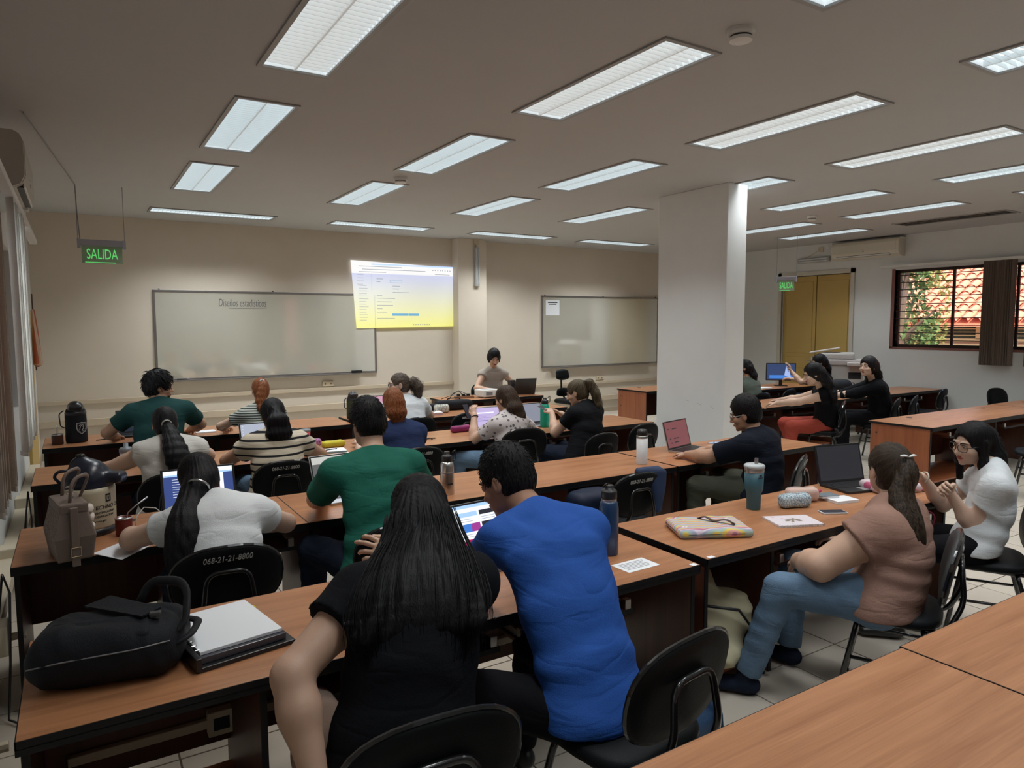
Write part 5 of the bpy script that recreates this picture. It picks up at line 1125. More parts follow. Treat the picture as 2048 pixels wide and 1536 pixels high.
P['curly'] = person('woman in white tee and glasses with frizzy tied hair, face turned left', (3.22, 7.46, .56), (3.24, 7.58, 1.04), -12, sh=-10, hc=(3.17, 7.6, 1.2), head=(-78, -2, 0), s=1.12, q=1.4, fat=1.15, shw=.185,
  wL=(2.92, 8.0, .80), poleL=(-1, 0, -.4), wR=(3.5, 8.02, .8), poleR=(1, 0, -.5), shirt=WHT, sleeve=.55, pants=DJEAN, sk='c', hem=.1, glasses=(BLKP, .023, .017),
  hairs=dict(style='pony', mat=HCUR, vol=.006, crown=(0, -.9, .2), path=[(0, -.10, .02), (0, -.15, .02), (0, -.19, -.03), (0, -.20, -.12)], wid=[.025, .055, .075, .05], dep=[.025, .05, .06, .04], n=110, k=.02, curl=.004, wave=.013, jit=.35, tie=((0, -.115, .02), (0, -1, 0), .024, REDT)))
# teacher --------------------------------------------------------------------------
P['teacher'] = person('teacher with short black hair in taupe sleeveless top looking down at the front desk', (6.06, 10.42, .62), (6.06, 10.36, 1.14), 186, sh=190, hc=(6.02, 10.27, 1.33), head=(195, -26, 0), s=1.14, q=1.45, face=True,
  wL=(6.36, 10.02, .82), poleL=(1, .2, -.8), wR=(5.78, 10.0, .82), poleR=(-1, .2, -.8), shirt=TAUP, sleeve=.18, pants=BLKP_, sk='a', hem=.1, legs=((-6, 0), (6, 0)),
  hairs=dict(style='long', mat=HBLK, vol=.018, top=.006, crown=(.3, -.1, 1), path=[(0, -.07, -.0), (0, -.075, -.07)], wid=[.085, .075], dep=[.05, .03], k=.03, extra=[((.078, .01, .02), (.076, .025, -.05), .024, .016), ((-.078, .01, .02), (-.076, .025, -.05), .024, .016)]))
# right group ----------------------------------------------------------------------
P['red'] = person('woman in black top and brick red trousers with long black hair reaching left', (8.25, 5.55, .57), (8.02, 5.44, 1.08), -50, sh=-45, hc=(7.8, 5.42, 1.265), head=(-50, -18, 0), s=1.1, q=1.4, fat=1.08,
  wL=(7.52, 6.12, .80), poleL=(-.5, .3, -1), wR=(8.1, 6.2, .84), poleR=(.6, 0, -1), shirt=BLKT, sleeve=.15, pants=REDT, legs=((-12, .0), (6, -.15)), shoe=BLKSH, sk='c', hem=.02, face=True,
  hairs=dict(style='long', mat=HBLK, vol=.012, crown=(0, -.2, 1), path=[(0, -.08, .0), (.02, -.11, -.12), (.02, -.13, -.26), (.0, -.13, -.38)], wid=[.08, .10, .12, .09], dep=[.055, .055, .05, .02], n=140, k=.03))
P['smile'] = person('smiling woman in black long-sleeved top with long wavy black hair', (9.45, 5.52, .57), (9.22, 5.48, 1.12), -40, sh=-48, hc=(9.06, 5.47, 1.31), head=(-85, 2, 0), s=1.12, q=1.35, fat=1.12, hoff=(-.0, 0, -.0),
  wL=(8.80, 6.18, .81), poleL=(-.6, .2, -1), wR=(9.0, 6.24, .81), poleR=(.6, -.3, -1), shirt=BLKT, sleeve=1.6, pants=BLKP_, legs=((-10, .0), (8, 0)), shoe=BLKSH, sk='c', hem=.1, face=True,
  hairs=dict(style='long', mat=HBLK, vol=.014, crown=(.3, -.2, 1), path=[(0, -.08, .02), (.02, -.13, -.10), (.03, -.18, -.24), (.03, -.24, -.36)], wid=[.08, .10, .10, .07], dep=[.06, .06, .05, .02], n=150, k=.03, wave=.014, hairline=-.01))
P['fleece'] = person('person in grey green jacket with long dark hair half hidden by the pillar', (8.93, 7.32, .57), (8.90, 7.34, 1.02), -8, sh=-8, hc=(8.87, 7.38, 1.2), head=(-40, -10, 0), s=1.1, q=1.5, fat=1.2,
  wL=(8.7, 7.95, .8), wR=(9.2, 7.95, .8), shirt=GRG, sleeve=1.9, pants=DJEAN, sk='b', hem=.1,
  hairs=dict(style='long', mat=HBLK, vol=.010, crown=(0, -.2, 1), path=[(0, -.08, .0), (.02, -.11, -.12), (.05, -.12, -.24)], wid=[.08, .09, .07], dep=[.05, .05, .02], n=60, k=.03))
P['back18'] = person('dark haired person bent over a phone in front of the monitor', (10.93, 7.40, .57), (11.0, 7.45, 1.03), -20, sh=-20, hc=(10.98, 7.52, 1.22), head=(-50, -16, 0), s=1.1, q=1.5,
  wL=(10.68, 7.86, 1.06), poleL=(-.6, .1, -1), wR=(10.9, 8.0, .9), hL=dict(d=(-.2, .2, .9), curl=20), shirt=BLKT, sleeve=.5, pants=DJEAN, sk='a', hem=.1,
  hairs=dict(style='long', mat=HBLK, vol=.012, crown=(0, -.2, 1), path=[(0, -.08, .0), (.02, -.10, -.12), (.03, -.11, -.22)], wid=[.08, .09, .07], dep=[.05, .05, .02], n=60, k=.03))
J = P['green']['L']; oo = P['green']['org']; S_, E_, W_ = J; ax = nrm(E_-S_); ou = nrm(V(-.75, -.65, .1)-ax*float(V(-.75, -.65, .1)@ax)); tn = np.cross(ax, ou)
k = MB()
for i in range(6):
    c = S_+(E_-S_)*(.50+.035*i)+ou*.078-oo; k.tube([Vector(c-tn*.022), Vector(c+ou*.003), Vector(c+tn*.022)], .0028, 5)
k.build('sleeve_print', WHT, P['green']['root'])['kind'] = 'stuff'
ax = nrm(W_-E_); ou = nrm(V(-.6, -.75, .2)-ax*float(V(-.6, -.75, .2)@ax)); tn = np.cross(ax, ou); k = MB()
for i in range(5): a = i*1.26; c = E_+ax*.045+ou*.045-oo; k.tube([Vector(c+tn*.016*math.cos(a)+ax*.02*math.sin(a)), Vector(c+tn*.02*math.cos(a+1)+ax*.022*math.sin(a+1)), Vector(c+tn*.006*math.cos(a+2)+ax*.03*math.sin(a+2))], .0018, 4)
k.build('tattoo', mat('tattoo_ink', (.06, .055, .06), .6), P['green']['root'])['kind'] = 'stuff'
# ================================================================== THINGS ON THE DESKS
def emis(name, c, s=.9): return mat('screen_'+name, tuple(v*.1 for v in c), .3, emit=c, es=s)
SW = emis('white', (.80, .84, .92)); SLB = emis('pale_blue', (.35, .55, .85)); SNV = emis('navy', (.035, .06, .2)); SGR = emis('grey', (.10, .10, .105)); SCR = emis('crimson', (.42, .01, .09)); SBK = emis('black', (.02, .02, .03)); SLIL = emis('lilac', (.46, .38, .62)); SPK = emis('rose', (.50, .26, .36)); SMAR = emis('maroon', (.16, .055, .06)); STX = emis('text', (.30, .32, .36)); SVI = emis('violet', (.20, .17, .42)); SPG = emis('page_grey', (.45, .45, .43)); SMAG = emis('magenta', (.30, .04, .25)); STEL = emis('blue_photo', (.05, .18, .55))
def laptop(label, x, y, rz, w=.36, d=.25, lid=105, body=GREYP, bez=BLKP, bgc=SW, rects=(), z=.75, key=BLKP, h=None):
    t = thing('laptop', label, 'laptop', (x, y, z), rz); h = h or d*.95
    b = MB().bbox(-w/2, -d, .0, w/2, 0, .018, .004).build('base', body, t)
    MB().box(-w/2+.02, -d*.62, .0182, w/2-.02, -.02, .0188).build('keyboard', key, b)
    k = MB()
    for i in range(5):
        for j in range(13): xx = -w/2+.024+(w-.048)*j/13; yy = -d*.6+(d*.6-.03)*i/5; k.box(xx+.001, yy+.001, .0188, xx+(w-.048)/13-.001, yy+(d*.6-.03)/5-.002, .0205)
    o = k.build('keys', key, b); o['kind'] = 'stuff'
    MB().box(-.055, -d+.012, .0181, .055, -d*.66, .0184).build('trackpad', GREYP if body is not GREYP else STEEL, b)
    T = T3(0, 0, .014) @ rot('X', lid-90) ; T = T3(0, .002, .014) @ rot('X', -(lid-90))
    l = MB().bbox(-w/2, -.003, 0, w/2, .006, h, .003, T=T).build('lid', body if body is not STEEL else STEEL, t)
    MB().box(-w/2+.003, -.0042, .004, w/2-.003, -.0028, h-.003, T=T).build('bezel', bez, l)
    m = .014; sw, sh_ = w-2*m, h-.03
    MB().box(-sw/2, -.005, .018, sw/2, -.0044, .018+sh_, T=T).build('screen', bgc, l)
    byM = {}
    for a, c, e, f, mt in rects: byM.setdefault(mt.name, (MB(), mt))[0].box(-sw/2+a*sw, -.0056, .018+c*sh_, -sw/2+e*sw, -.0051, .018+f*sh_, T=T)
    for nm, (mb, mt) in byM.items():
        o = mb.build('screen_content', mt, l); o['kind'] = 'stuff'
    for s in (-1, 1): MB().tube([(s*w*.32-.02, .003, .014), (s*w*.32+.02, .003, .014)], .006, 8).build('hinge', BLKP, t)
    return t
def rows(x0, x1, y0, n, dy, m, g=np.random.default_rng(3), hh=.012): return [(x0, y0-dy*i, x0+(x1-x0)*g.uniform(.6, 1), y0-dy*i+hh, m) for i in range(n)]
laptop('shared laptop with bright web page of thumbnails and crimson block, between the two nearest people', 1.72, 2.99, 6, .37, .25, 112, GREYP, BLKP, SW,
  [(0, .93, 1, 1, SLB), (.10, .74, .42, .84, SLB), (.46, .74, .78, .84, SBK), (.12, .40, .28, .58, STEL), (.28, .40, .44, .58, SMAG), (.47, .42, .72, .58, SBK), (.12, .08, .44, .24, SCR), (.47, .08, .6, .24, SBK), (.55, .45, .66, .54, SW)]+rows(.1, .42, .68, 2, .05, STX)+rows(.47, .78, .68, 2, .05, STX)+rows(.12, .44, .34, 2, .05, STX)+rows(.82, .97, .85, 9, .08, STX), h=.255)
laptop('laptop with dark blue page hidden behind the black ponytail of the white tee woman', .60, 4.56, 0, .42, .26, 108, BLKP, BLKP, SW, [(0, 0, .38, .86, SNV), (.86, 0, 1, .86, SNV), (0, .86, 1, .9, SLB), (.78, .25, .8, .6, SCR)]+rows(.12, .34, .78, 8, .06, SW)+rows(.45, .72, .75, 9, .07, STX), h=.28)
laptop('silver laptop with document page left of the man in green', 1.50, 4.60, 6, .40, .26, 112, STEEL, BLKP, SPG, [(0, 0, .26, .80, SGR), (.28, 0, .9, .76, SW), (.45, .88, .75, .93, SW)]+rows(.33, .62, .68, 8, .075, STX), h=.27)
laptop('laptop with pale photo desktop in front of the striped top woman', 1.42, 6.72, 4, .36, .25, 108, GREYP, BLKP, emis('photo', (.34, .37, .45)), [(0, 0, 1, .35, SNV)]+rows(.04, .08, .9, 6, .12, SW), h=.24)
laptop('laptop with lilac screen behind the phone of the patterned blouse woman', 3.80, 6.62, -4, .35, .25, 108, STEEL, GREYP, SLIL, [(.1, .7, .8, .76, SW), (.1, .3, .6, .34, SVI)]+rows(.1, .7, .6, 4, .07, SVI), h=.24)
laptop('grey laptop with dim pale screen right of the teal bottle', 4.41, 6.66, 2, .34, .24, 108, GREYP, BLKP, emis('dim', (.20, .21, .26)), h=.24)
laptop('black laptop with dark screen at left of the bearded man', .50, 8.42, 3, .36, .25, 108, BLKP, BLKP, emis('off_blue', (.012, .018, .03)), h=.25)
laptop('laptop with rose pink screen before the woman with frizzy hair', 3.14, 8.36, 4, .36, .25, 105, GREYP, BLKP, SPK, h=.25)
laptop('black laptop seen from behind on teacher desk', 6.22, 9.62, 168, .36, .25, 108, BLKP, BLKP, SGR, h=.27)
laptop('silver laptop with maroon screen beside the pillar', 4.66, 4.58, 14, .40, .26, 105, STEEL, BLKP, SMAR, [(.1, .70, .16, .75, SBK), (.3, .70, .5, .74, SBK), (.12, .30, .17, .36, SBK), (.3, .32, .52, .36, SBK), (.15, .15, .2, .2, SBK), (.3, .16, .5, .2, SBK)], h=.26)
laptop('large black laptop with dark screen on the desk of the two women at right', 4.62, 2.95, -14, .40, .27, 104, BLKP, BLKP, emis('off_grey', (.02, .02, .024)), h=.27)
t = thing('tablet', 'violet lit tablet lying flat at left of the third row', 'tablet', (.13, 6.48, .75), 20); MB().bbox(-.13, -.09, 0, .13, .09, .009, .004).build('body', BLKP, t); MB().box(-.12, -.08, .0091, .12, .08, .0096).build('screen', SVI, t)

def flask(name, label, x, y, prof, mats, rz=0, cat='bottle', z=.75, loop=None, neckring=None, strawp=None):
    """mats: list of (material, part name, profile)"""
    t = thing(name, label, cat, (x, y, z), rz)
    for nm, m, pf in prof: MB().lathe(pf, 28).build(nm, m, t, True)
    if loop: MB().tube(arcpts([(loop[0], 0, loop[1]), (loop[0]+.03, 0, loop[1]+.02), (loop[0]+.03, 0, loop[1]-.05), (loop[0]-.0, 0, loop[1]-.06)], .015), .004, 6).build('carry_loop', BLKP, t, True)
    return t
DBLU = mat('deep_blue_enamel', (.012, .045, .12), .35, coat=.3); TEAL = mat('teal_enamel', (.035, .115, .15), .45); GRNB = mat('turquoise_green_enamel', (.0, .30, .19), .35); WENA = mat('white_enamel', (.62, .64, .66), .4); CORAL = mat('coral_enamel', (.55, .05, .07), .4)
def lid(r, z, knob=True): return [(r*.96, z), (r, z+.005), (r, z+.035), (r*.9, z+.042)]+([(r*.55, z+.043), (r*.55, z+.065), (r*.5, z+.068), (.001, z+.068)] if knob else [(.001, z+.043)])
t = flask('bottle', 'tall deep blue metal bottle with black screw cap right of the man in blue', 2.22, 2.66, [('body', DBLU, [(.001, 0), (.046, 0), (.048, .01), (.048, .235), (.044, .262), (.036, .275)]), ('neck_ring', STEEL, [(.037, .272), (.0385, .275), (.0385, .283), (.037, .285)]), ('cap', BLKP, lid(.040, .284))], None, loop=(-.04, .345))
t = flask('bottle', 'brushed steel bottle with black cap standing behind the long haired woman', 2.10, 4.22, [('body', STEEL, [(.001, 0), (.046, 0), (.047, .008), (.047, .19), (.042, .215), (.032, .225)]), ('groove', GREYP, [(.0475, .148), (.048, .15), (.048, .153), (.0475, .155)]), ('cap', BLKP, lid(.036, .224))], None, loop=(.036, .28))
MB().box(-.02, -.0482, .07, .018, -.0465, .082).build('brand_mark', INK, t)
flask('bottle', 'white bottle with steel collar and black cap before the laptop with maroon screen', 3.91, 4.27, [('body', WENA, [(.001, 0), (.045, 0), (.046, .005), (.046, .215)]), ('collar', STEEL, [(.046, .215), (.0465, .217), (.0465, .235), (.043, .238)]), ('cap', BLKP, [(.043, .238), (.042, .262), (.036, .285), (.02, .29), (.001, .29)])], None)
t = flask('tumbler', 'teal tumbler with white lid and steel straw on the striped sleeve desk', 3.53, 2.84, [('body', TEAL, [(.001, 0), (.040, 0), (.042, .006), (.044, .10), (.055, .125), (.058, .235)]), ('rim', STEEL, [(.0585, .235), (.0592, .237), (.0592, .258), (.058, .26)]), ('lid', mat('pale_grey_lid', (.48, .52, .54), .4), [(.060, .260), (.063, .262), (.063, .275), (.055, .282), (.001, .283)])], None, cat='tumbler')
MB().tube([(.015, 0, .28), (.017, 0, .318)], .011, 10).build('spout', STEEL, t); MB().tube(arcpts([(-.063, 0, .27), (-.072, 0, .25), (-.068, 0, .235)], .01), .006, 6).build('handle_stub', STEEL, t)
text('brand_mark', 'STANLEY', .012, INK, T3(-.012, -.0585, .205) @ rot('X', 90), t); MB().bbox(-.022, -.0592, .213, -.002, -.0575, .226, .003).build('emblem', INK, t)
t = flask('bottle', 'turquoise green bottle with black cap beside the patterned blouse woman', 4.42, 6.42, [('body', GRNB, [(.001, 0), (.050, 0), (.052, .01), (.052, .215), (.046, .25), (.036, .262)]), ('cap', BLKP, lid(.040, .262))], None, loop=(.04, .33))
flask('bottle', 'coral and white bottle with carrying ring near the streaked ponytail', 4.92, 6.32, [('body', CORAL, [(.001, 0), (.042, 0), (.044, .01), (.044, .17)]), ('shoulder', WENA, [(.044, .17), (.044, .21), (.034, .235), (.001, .24)])], None)
MB().tube([(4.92+.035*math.cos(a), 6.32, .75+.245+.035*math.sin(a)) for a in np.linspace(0, 2*PI, 14)[:-1]], .006, 6, closed=True).build('ring_handle', WENA, bpy.data.objects['bottle.004']).location = (-4.92, -6.32, -.75)
flask('bottle', 'grey shaker bottle with spout lid at left elbow of the white tank top woman', .30, 6.40, [('body', WENA, [(.001, 0), (.042, 0), (.045, .02), (.047, .13)]), ('lid', mat('grey_lid', (.20, .22, .24), .4), [(.049, .13), (.049, .16), (.04, .172), (.018, .175), (.018, .205), (.001, .21)])], None)
t = flask('tumbler', 'red tumbler with grey lid right of the thick black ponytail', 1.80, 6.60, [('body', CORAL, [(.001, 0), (.036, 0), (.044, .15)]), ('lid', _M['grey_lid'], [(.046, .15), (.047, .152), (.047, .17), (.001, .175)])], None, cat='tumbler')
flask('flask', 'steel flask with black lid on the teacher side behind the green thermos', 3.40, 8.36, [('body', STEEL, [(.001, 0), (.05, 0), (.052, .01), (.052, .20), (.04, .235)]), ('cap', BLKP, lid(.042, .234))], None, cat='bottle')
# green thermos in olive cover
def cooler(label, x, y, z, w, h, body, top, s=1):
    t = thing('thermos_bag', label, 'thermos', (x, y, z)); D = SDF(.02)
    D.ecap((0, 0, .03), (0, 0, h-.09), w*.46, w*.44, 1, 1, (1, 0, 0), cut=[((0, 0, .0), (0, 0, -1))]); D.post = lambda P, F: F+.002*wob(P, 60, 1); soft('cover', D, .008, body, t)
    D = SDF(.02); D.ecap((0, 0, h-.075), (0, 0, h-.03), w*.45, w*.34, 1, 1, (1, 0, 0)); D.box((0, -w*.2, h-.02), (w*.28, w*.26, .02), rd=.015); soft('pump_lid', D, .008, top, t)
    MB().tube(arcpts([(-w*.46, 0, h-.05), (-w*.66, 0, h-.08), (-w*.62, 0, h*.45), (-w*.46, 0, h*.4)], .05), .012, 6, flat=.5).build('side_strap', top, t)
    return t
t = cooler('black cooler bag with white shield emblem at left of the fourth row', -.04, 8.15, .75, .21, .37, mat('black_neoprene', (.012, .013, .016), .7), mat('black_vinyl_lid', (.014, .014, .016), .3))
sh_ = [(.0, .052), (.045, .048), (.048, 0), (.035, -.035), (0, -.06), (-.035, -.035), (-.048, 0), (-.045, .048)]; TE = T3(.045, -.088, .15) @ rot('Z', 28) @ rot('X', 90)
EMB = mat('emblem_white', (.55, .55, .55), .6)
k = MB()
k.tube([TE @ Vector((a, b, .002)) for a, b in sh_], .0025, 5, closed=True).tube([TE @ Vector((a*.8, b*.8, .002)) for a, b in sh_], .0012, 4, closed=True); k.tube([TE @ Vector(p) for p in ((-.02, -.02, .002), (-.012, .012, .002), (.004, .028, .002), (.022, .02, .002), (.012, .008, .002), (.02, -.006, .002), (.004, -.018, .002), (.012, -.032, .002))], .003, 5); k.tube([TE @ Vector(p) for p in ((-.026, .02, .002), (-.004, .034, .002), (.026, .03, .002))], .002, 4)
k.build('shield_emblem', EMB, t)
t = cooler('olive green thermos with black pump lid in the fourth row', 2.86, 8.32, .75, .17, .31, mat('olive_canvas', (.035, .05, .018), .8), BLKP)
MB().bbox(-.05, -.095, .03, .05, -.07, .13, .008).build('front_pocket', _M['olive_canvas'], t)
def mate(label, x, y, z, m, r=.036, h=.095, s=1, dir_=(.07, .0)):
    t = thing('mate_cup', label, 'cup', (x, y, z)); MB().lathe([(.001, 0), (r*.92, 0), (r, .004), (r, h*.92), (r*1.02, h), (r*.92, h), (r*.9, h*.6), (.001, h*.6)], 22).build('cup_body', m, t, True)
    MB().lathe([(r*1.025, h*.93), (r*1.04, h*.95), (r*1.04, h), (r*.95, h+.002), (r*.93, h*.9)], 22).build('metal_rim', STEEL, t, True)
    MB().lathe([(.001, h*.80), (r*.9, h*.82)], 16).build('yerba', mat('yerba_leaf', (.10, .10, .03), .9), t)
    MB().tube([(0, 0, .03), (dir_[0]*.25, dir_[1]*.25, h+.02), (dir_[0]*.7, dir_[1]*.7, h+.05), (dir_[0]*1.4, dir_[1]*1.4, h+.085)], [.004, .004, .004, .0055], 8, flat=.7).build('metal_straw', STEEL, t, True)
    return t
mate('dark red mate cup with steel straw beside the cooler jug', .175, 4.34, .75, mat('dark_red_leather', (.15, .012, .010), .4), r=.042, h=.10, dir_=(.09, .04))
mate('brown mate cup with straight straw left of the black cooler bag', -.20, 8.08, .75, mat('brown_gourd', (.06, .022, .015), .5), r=.05, h=.10, dir_=(.0, .0))
mate('tan mate cup beside the olive thermos', 3.02, 8.24, .75, mat('tan_gourd', (.22, .11, .045), .5), r=.045, h=.10, dir_=(.02, .02))
# cream cooler jug with printed lettering
t = thing('cooler_jug', 'cream water cooler jug with dark blue spouted lid and black printed lettering', 'cooler', (.02, 4.50, .75), 0)
CRMJ = mat('cream_plastic', (.56, .51, .37), .4); NVP = mat('navy_plastic', (.012, .017, .035), .28)
MB().lathe([(.001, 0), (.122, 0), (.126, .01), (.126, .04)], 36).build('base_ring', BLKP, t, True)
MB().lathe([(.124, .04), (.128, .05), (.130, .24), (.128, .265)], 36).build('body', CRMJ, t, True)
D = SDF(.02); D.ecap((0, 0, .275), (0, 0, .30), .12, .115, 1, 1, (1, 0, 0), cut=[((0, 0, .258), (0, 0, -1))]); D.ecap((0, 0, .30), (-.03, 0, .38), .11, .055, 1, 1, (1, 0, 0)); D.box((.11, -.05, .31), (.07, .05, .03), F=np.array([[.9, .43, 0], [-.43, .9, 0], [0, 0, 1]], dtype=np.float32), rd=.02, k=.03); soft('lid', D, .008, NVP, t)
MB().lathe([(.022, .40), (.022, .44), (.018, .445), (.001, .446)], 16, (-.03, 0, 0)).build('spout_cap', BLKP, t, True)
MB().tube(arcpts([(-.12, 0, .28), (-.16, 0, .33), (-.14, .0, .36), (-.07, 0, .36)], .03), .009, 6).build('handle', NVP, t, True)
TJ = T3(0, 0, 0) @ rot('Z', 10)
def wrap(nm, body, size, z, a0, shear=.15):
    cu = bpy.data.curves.new(nm, 'FONT'); cu.body = body; cu.size = size; cu.extrude = .0006; cu.shear = shear; cu.align_x = 'LEFT'; o = bpy.data.objects.new(nm, cu); COL.objects.link(o); me = bpy.data.meshes.new_from_object(o); bpy.data.objects.remove(o)
    for v in me.vertices: a = a0+v.co.x/.131; r_ = .1308+v.co.z; v.co = Vector((r_*math.sin(a), -r_*math.cos(a), z+v.co.y))
    me.materials.clear(); me.materials.append(INK); return link(nm, me, t)
wrap('lettering', 'TECHNO CARD', .030, .150, .05); wrap('lettering', 'IDENTIFICACION', .017, .125, .05); wrap('lettering', 'CODIFICACION', .017, .105, .05); wrap('lettering', 'www.gui', .019, .080, .10)
lg = MB()
for i, (a, b, c, d) in enumerate(((0, 0, 1, .22), (0, .78, 1, 1), (0, 0, .22, 1), (.78, 0, 1, 1), (.38, .3, .62, .7))):
    for q in range(3): a0 = .62+(a+(c-a)*q/3)*.26; a1 = .62+(a+(c-a)*(q+1)/3)*.26; r_ = .1312; lg.add([(r_*math.sin(a0), -r_*math.cos(a0), .185+b*.045), (r_*math.sin(a1), -r_*math.cos(a1), .185+b*.045), (r_*math.sin(a1), -r_*math.cos(a1), .185+d*.045), (r_*math.sin(a0), -r_*math.cos(a0), .185+d*.045)], [(0, 1, 2, 3)])
lg.build('logo', INK, t)
# handbag
t = thing('handbag', 'taupe leather tote handbag with quilted side and buckled strap at left desk edge', 'handbag', (-.075, 4.13, .75), 10)
TPL = mat('taupe_leather', (.20, .15, .125), .5, bump=.1, bscale=120); QLT = cells('quilted_panel', (.36, .31, .28), (.22, .18, .16), 46, t=.06)
mb = MB(); b = [(-.095, -.17), (.095, -.17), (.095, .12), (-.095, .12)]
vs = [(-.075, -.15, 0), (.075, -.15, 0), (.075, .13, 0), (-.075, .13, 0), (-.09, -.17, .12), (.09, -.17, .12), (.09, .15, .12), (-.09, .15, .12), (-.055, -.15, .27), (.055, -.15, .27), (.055, .13, .27), (-.055, .13, .27)]
mb.add(vs, [(0, 3, 2, 1), (0, 1, 5, 4), (4, 5, 9, 8), (1, 2, 6, 5), (5, 6, 10, 9), (2, 3, 7, 6), (6, 7, 11, 10), (8, 9, 10, 11)]); mb.add([vs[i] for i in (0, 4, 7, 3, 8, 11)], [(0, 1, 2, 3), (1, 4, 5, 2)], 1)
bo = mb.build('body', [TPL, QLT], t); md = bo.modifiers.new('b', 'BEVEL'); md.width = .012; md.segments = 3
MB().bbox(-.062, -.157, .235, .062, .137, .285, .01).build('top_band', TPL, t)
MB().bbox(-.022, -.182, -.02, .012, -.160, .27, .004).build('front_strap', TPL, t)
MB().tube([(-.026, -.185, .03), (.016, -.185, .03), (.016, -.185, .075), (-.026, -.185, .075)], .003, 6, closed=True).build('buckle', mat('pale_gold', (.55, .45, .28), .25, 1), t)
for yy in (-.11, .09): MB().tube(arcpts([(-.04+.03, yy, .27), (-.03+.03, yy-.01, .40), (.10, yy+.08, .41), (.05, yy+.12, .27)], .06, 6), .010, 8, flat=.7).build('handle', TPL, t, True)
for k_ in range(4): MB().tube([(.0+.014*math.cos(a), -.06+.014*math.sin(a), .30+.018*k_) for a in np.linspace(0, 2*PI, 9)[:-1]], .0025, 5, closed=True).build('metal_ring', CHROME, t)
for k_ in range(3):
    D = SDF(.01); D.ell((.085, -.02, .13+.045*k_), (.028, .035, .026)); D.post = lambda P, F: F+.006*wob(P, 90, 2); soft('tissue_charm', D, .007, mat('white_tissue', (.66, .58, .52), .8), t)
o = MB().slab([(-.12, -.0), (.0, -.185), (.155, .01), (.01, .135)], 0, .002).build('sheet_of_paper', PAPER, None, loc=(.14, 4.06, .7505)); tag(o, 'white sheet of paper overhanging the desk edge beside the handbag', 'paper')
def phone(label, x, y, z, rz, case, tilt=0, sc=SBK):
    t = thing('phone', label, 'phone', (x, y, z), rz); T = rot('X', tilt); MB().bbox(-.037, -.078, 0, .037, .078, .009, .004, T=T).build('body', case, t); MB().box(-.033, -.072, .0091, .033, .072, .0095, T=T).build('screen', sc, t); MB().bbox(-.03, .045, -.002, -.006, .07, .0, .002, T=T).build('camera_bump', BLKP, t); return t
phone('dark phone lying left of the bent over woman in white tee', .30, 4.28, .75, 60, mat('brown_case', (.05, .035, .03), .4))
phone('white cased phone beside the pink blouse woman', 3.86, 2.52, .75, 62, WENA)
J = P['blouse']['hands']['L'][0]; phone('black phone held upright by the patterned blouse woman', J[0]-.03, J[1]+.10, J[2]+.03, 20, BLKP, 62)
J = P['black9']['hands']['L'][0]; phone('grey phone held in hand of the streaked ponytail woman', J[0]-.0, J[1]+.14, J[2]+.03, 30, GREYP, 25)
J = P['back18']['hands']['L'][0]; phone('black phone held up by dark haired person before the monitor', J[0]-.03, J[1]+.06, J[2]+.06, 40, BLKP, 80)
t = thing('cable', 'white charging cable coming out of the desk hole near the red mate cup', 'cable', (.24, 4.50, .75)); MB().tube([(0, 0, .0), (.01, .03, .05), (.05, .06, .09), (.11, .05, .08), (.15, .03, .04), (.17, .02, .005)], .003, 6).build('wire', WENA, t, True)
# black backpack lying on the near desk
t = thing('backpack', 'large black backpack lying on the near desk at bottom left', 'backpack', (.05, 2.63, .75), -14)
BKF = mat('black_nylon', (.011, .0125, .016), .7, bump=.3, bscale=240); BK2 = mat('black_webbing', (.016, .017, .02), .6, bump=.3, bscale=300)
D = SDF(.05); D.box((0, 0, .085), (.225, .15, .082), rd=.075); D.box((-.03, -.02, .13), (.15, .11, .05), rd=.045, k=.06); D.box((.15, .03, .11), (.08, .11, .06), rd=.05, k=.05)
D.post = lambda P, F: F+.007*wob(P, 14, 3)+.004*wob(P, 32, 1)+.002*np.sin(P[:, 0]*60+P[:, 1]*40+wob(P, 20, 2)*5); soft('main_body', D, .0085, BKF, t)
D = SDF(.02); D.box((-.01, -.075, .165), (.15, .055, .018), F=np.array([[1, 0, 0], [0, .95, -.3], [0, .3, .95]], dtype=np.float32), rd=.015); D.post = lambda P, F: F+.003*wob(P, 30, 1); soft('front_flap', D, .008, BKF, t)
MB().add([(-.09, .07, .205), (.11, -.07, .20), (.16, -.02, .205), (-.02, .12, .215), (-.09, .07, .198), (.11, -.07, .193), (.16, -.02, .198), (-.02, .12, .208)], [(0, 1, 2, 3), (7, 6, 5, 4), (0, 4, 5, 1), (1, 5, 6, 2), (2, 6, 7, 3), (3, 7, 4, 0)]).build('top_flap', BKF, t)
MB().tube(arcpts([(.19, -.08, .12), (.24, -.06, .16), (.235, .06, .26), (.10, .14, .245), (.06, .12, .16)], .09, 8), .016, 8, flat=.55).build('shoulder_strap', BK2, t, True)
MB().tube(arcpts([(.20, -.1, .10), (.255, -.08, .12), (.27, .04, .12), (.22, .12, .10)], .06, 6), .015, 8, flat=.5).build('shoulder_strap', BK2, t, True)
MB().bbox(.13, -.065, .188, .165, -.04, .203, .004).build('strap_buckle', mat('dark_buckle', (.06, .06, .06), .3), t)
MB().tube([(-.20, -.148, .10), (-.1, -.158, .115), (.1, -.155, .125), (.2, -.13, .13)], .0025, 5).build('zip', GREYP, t, True)
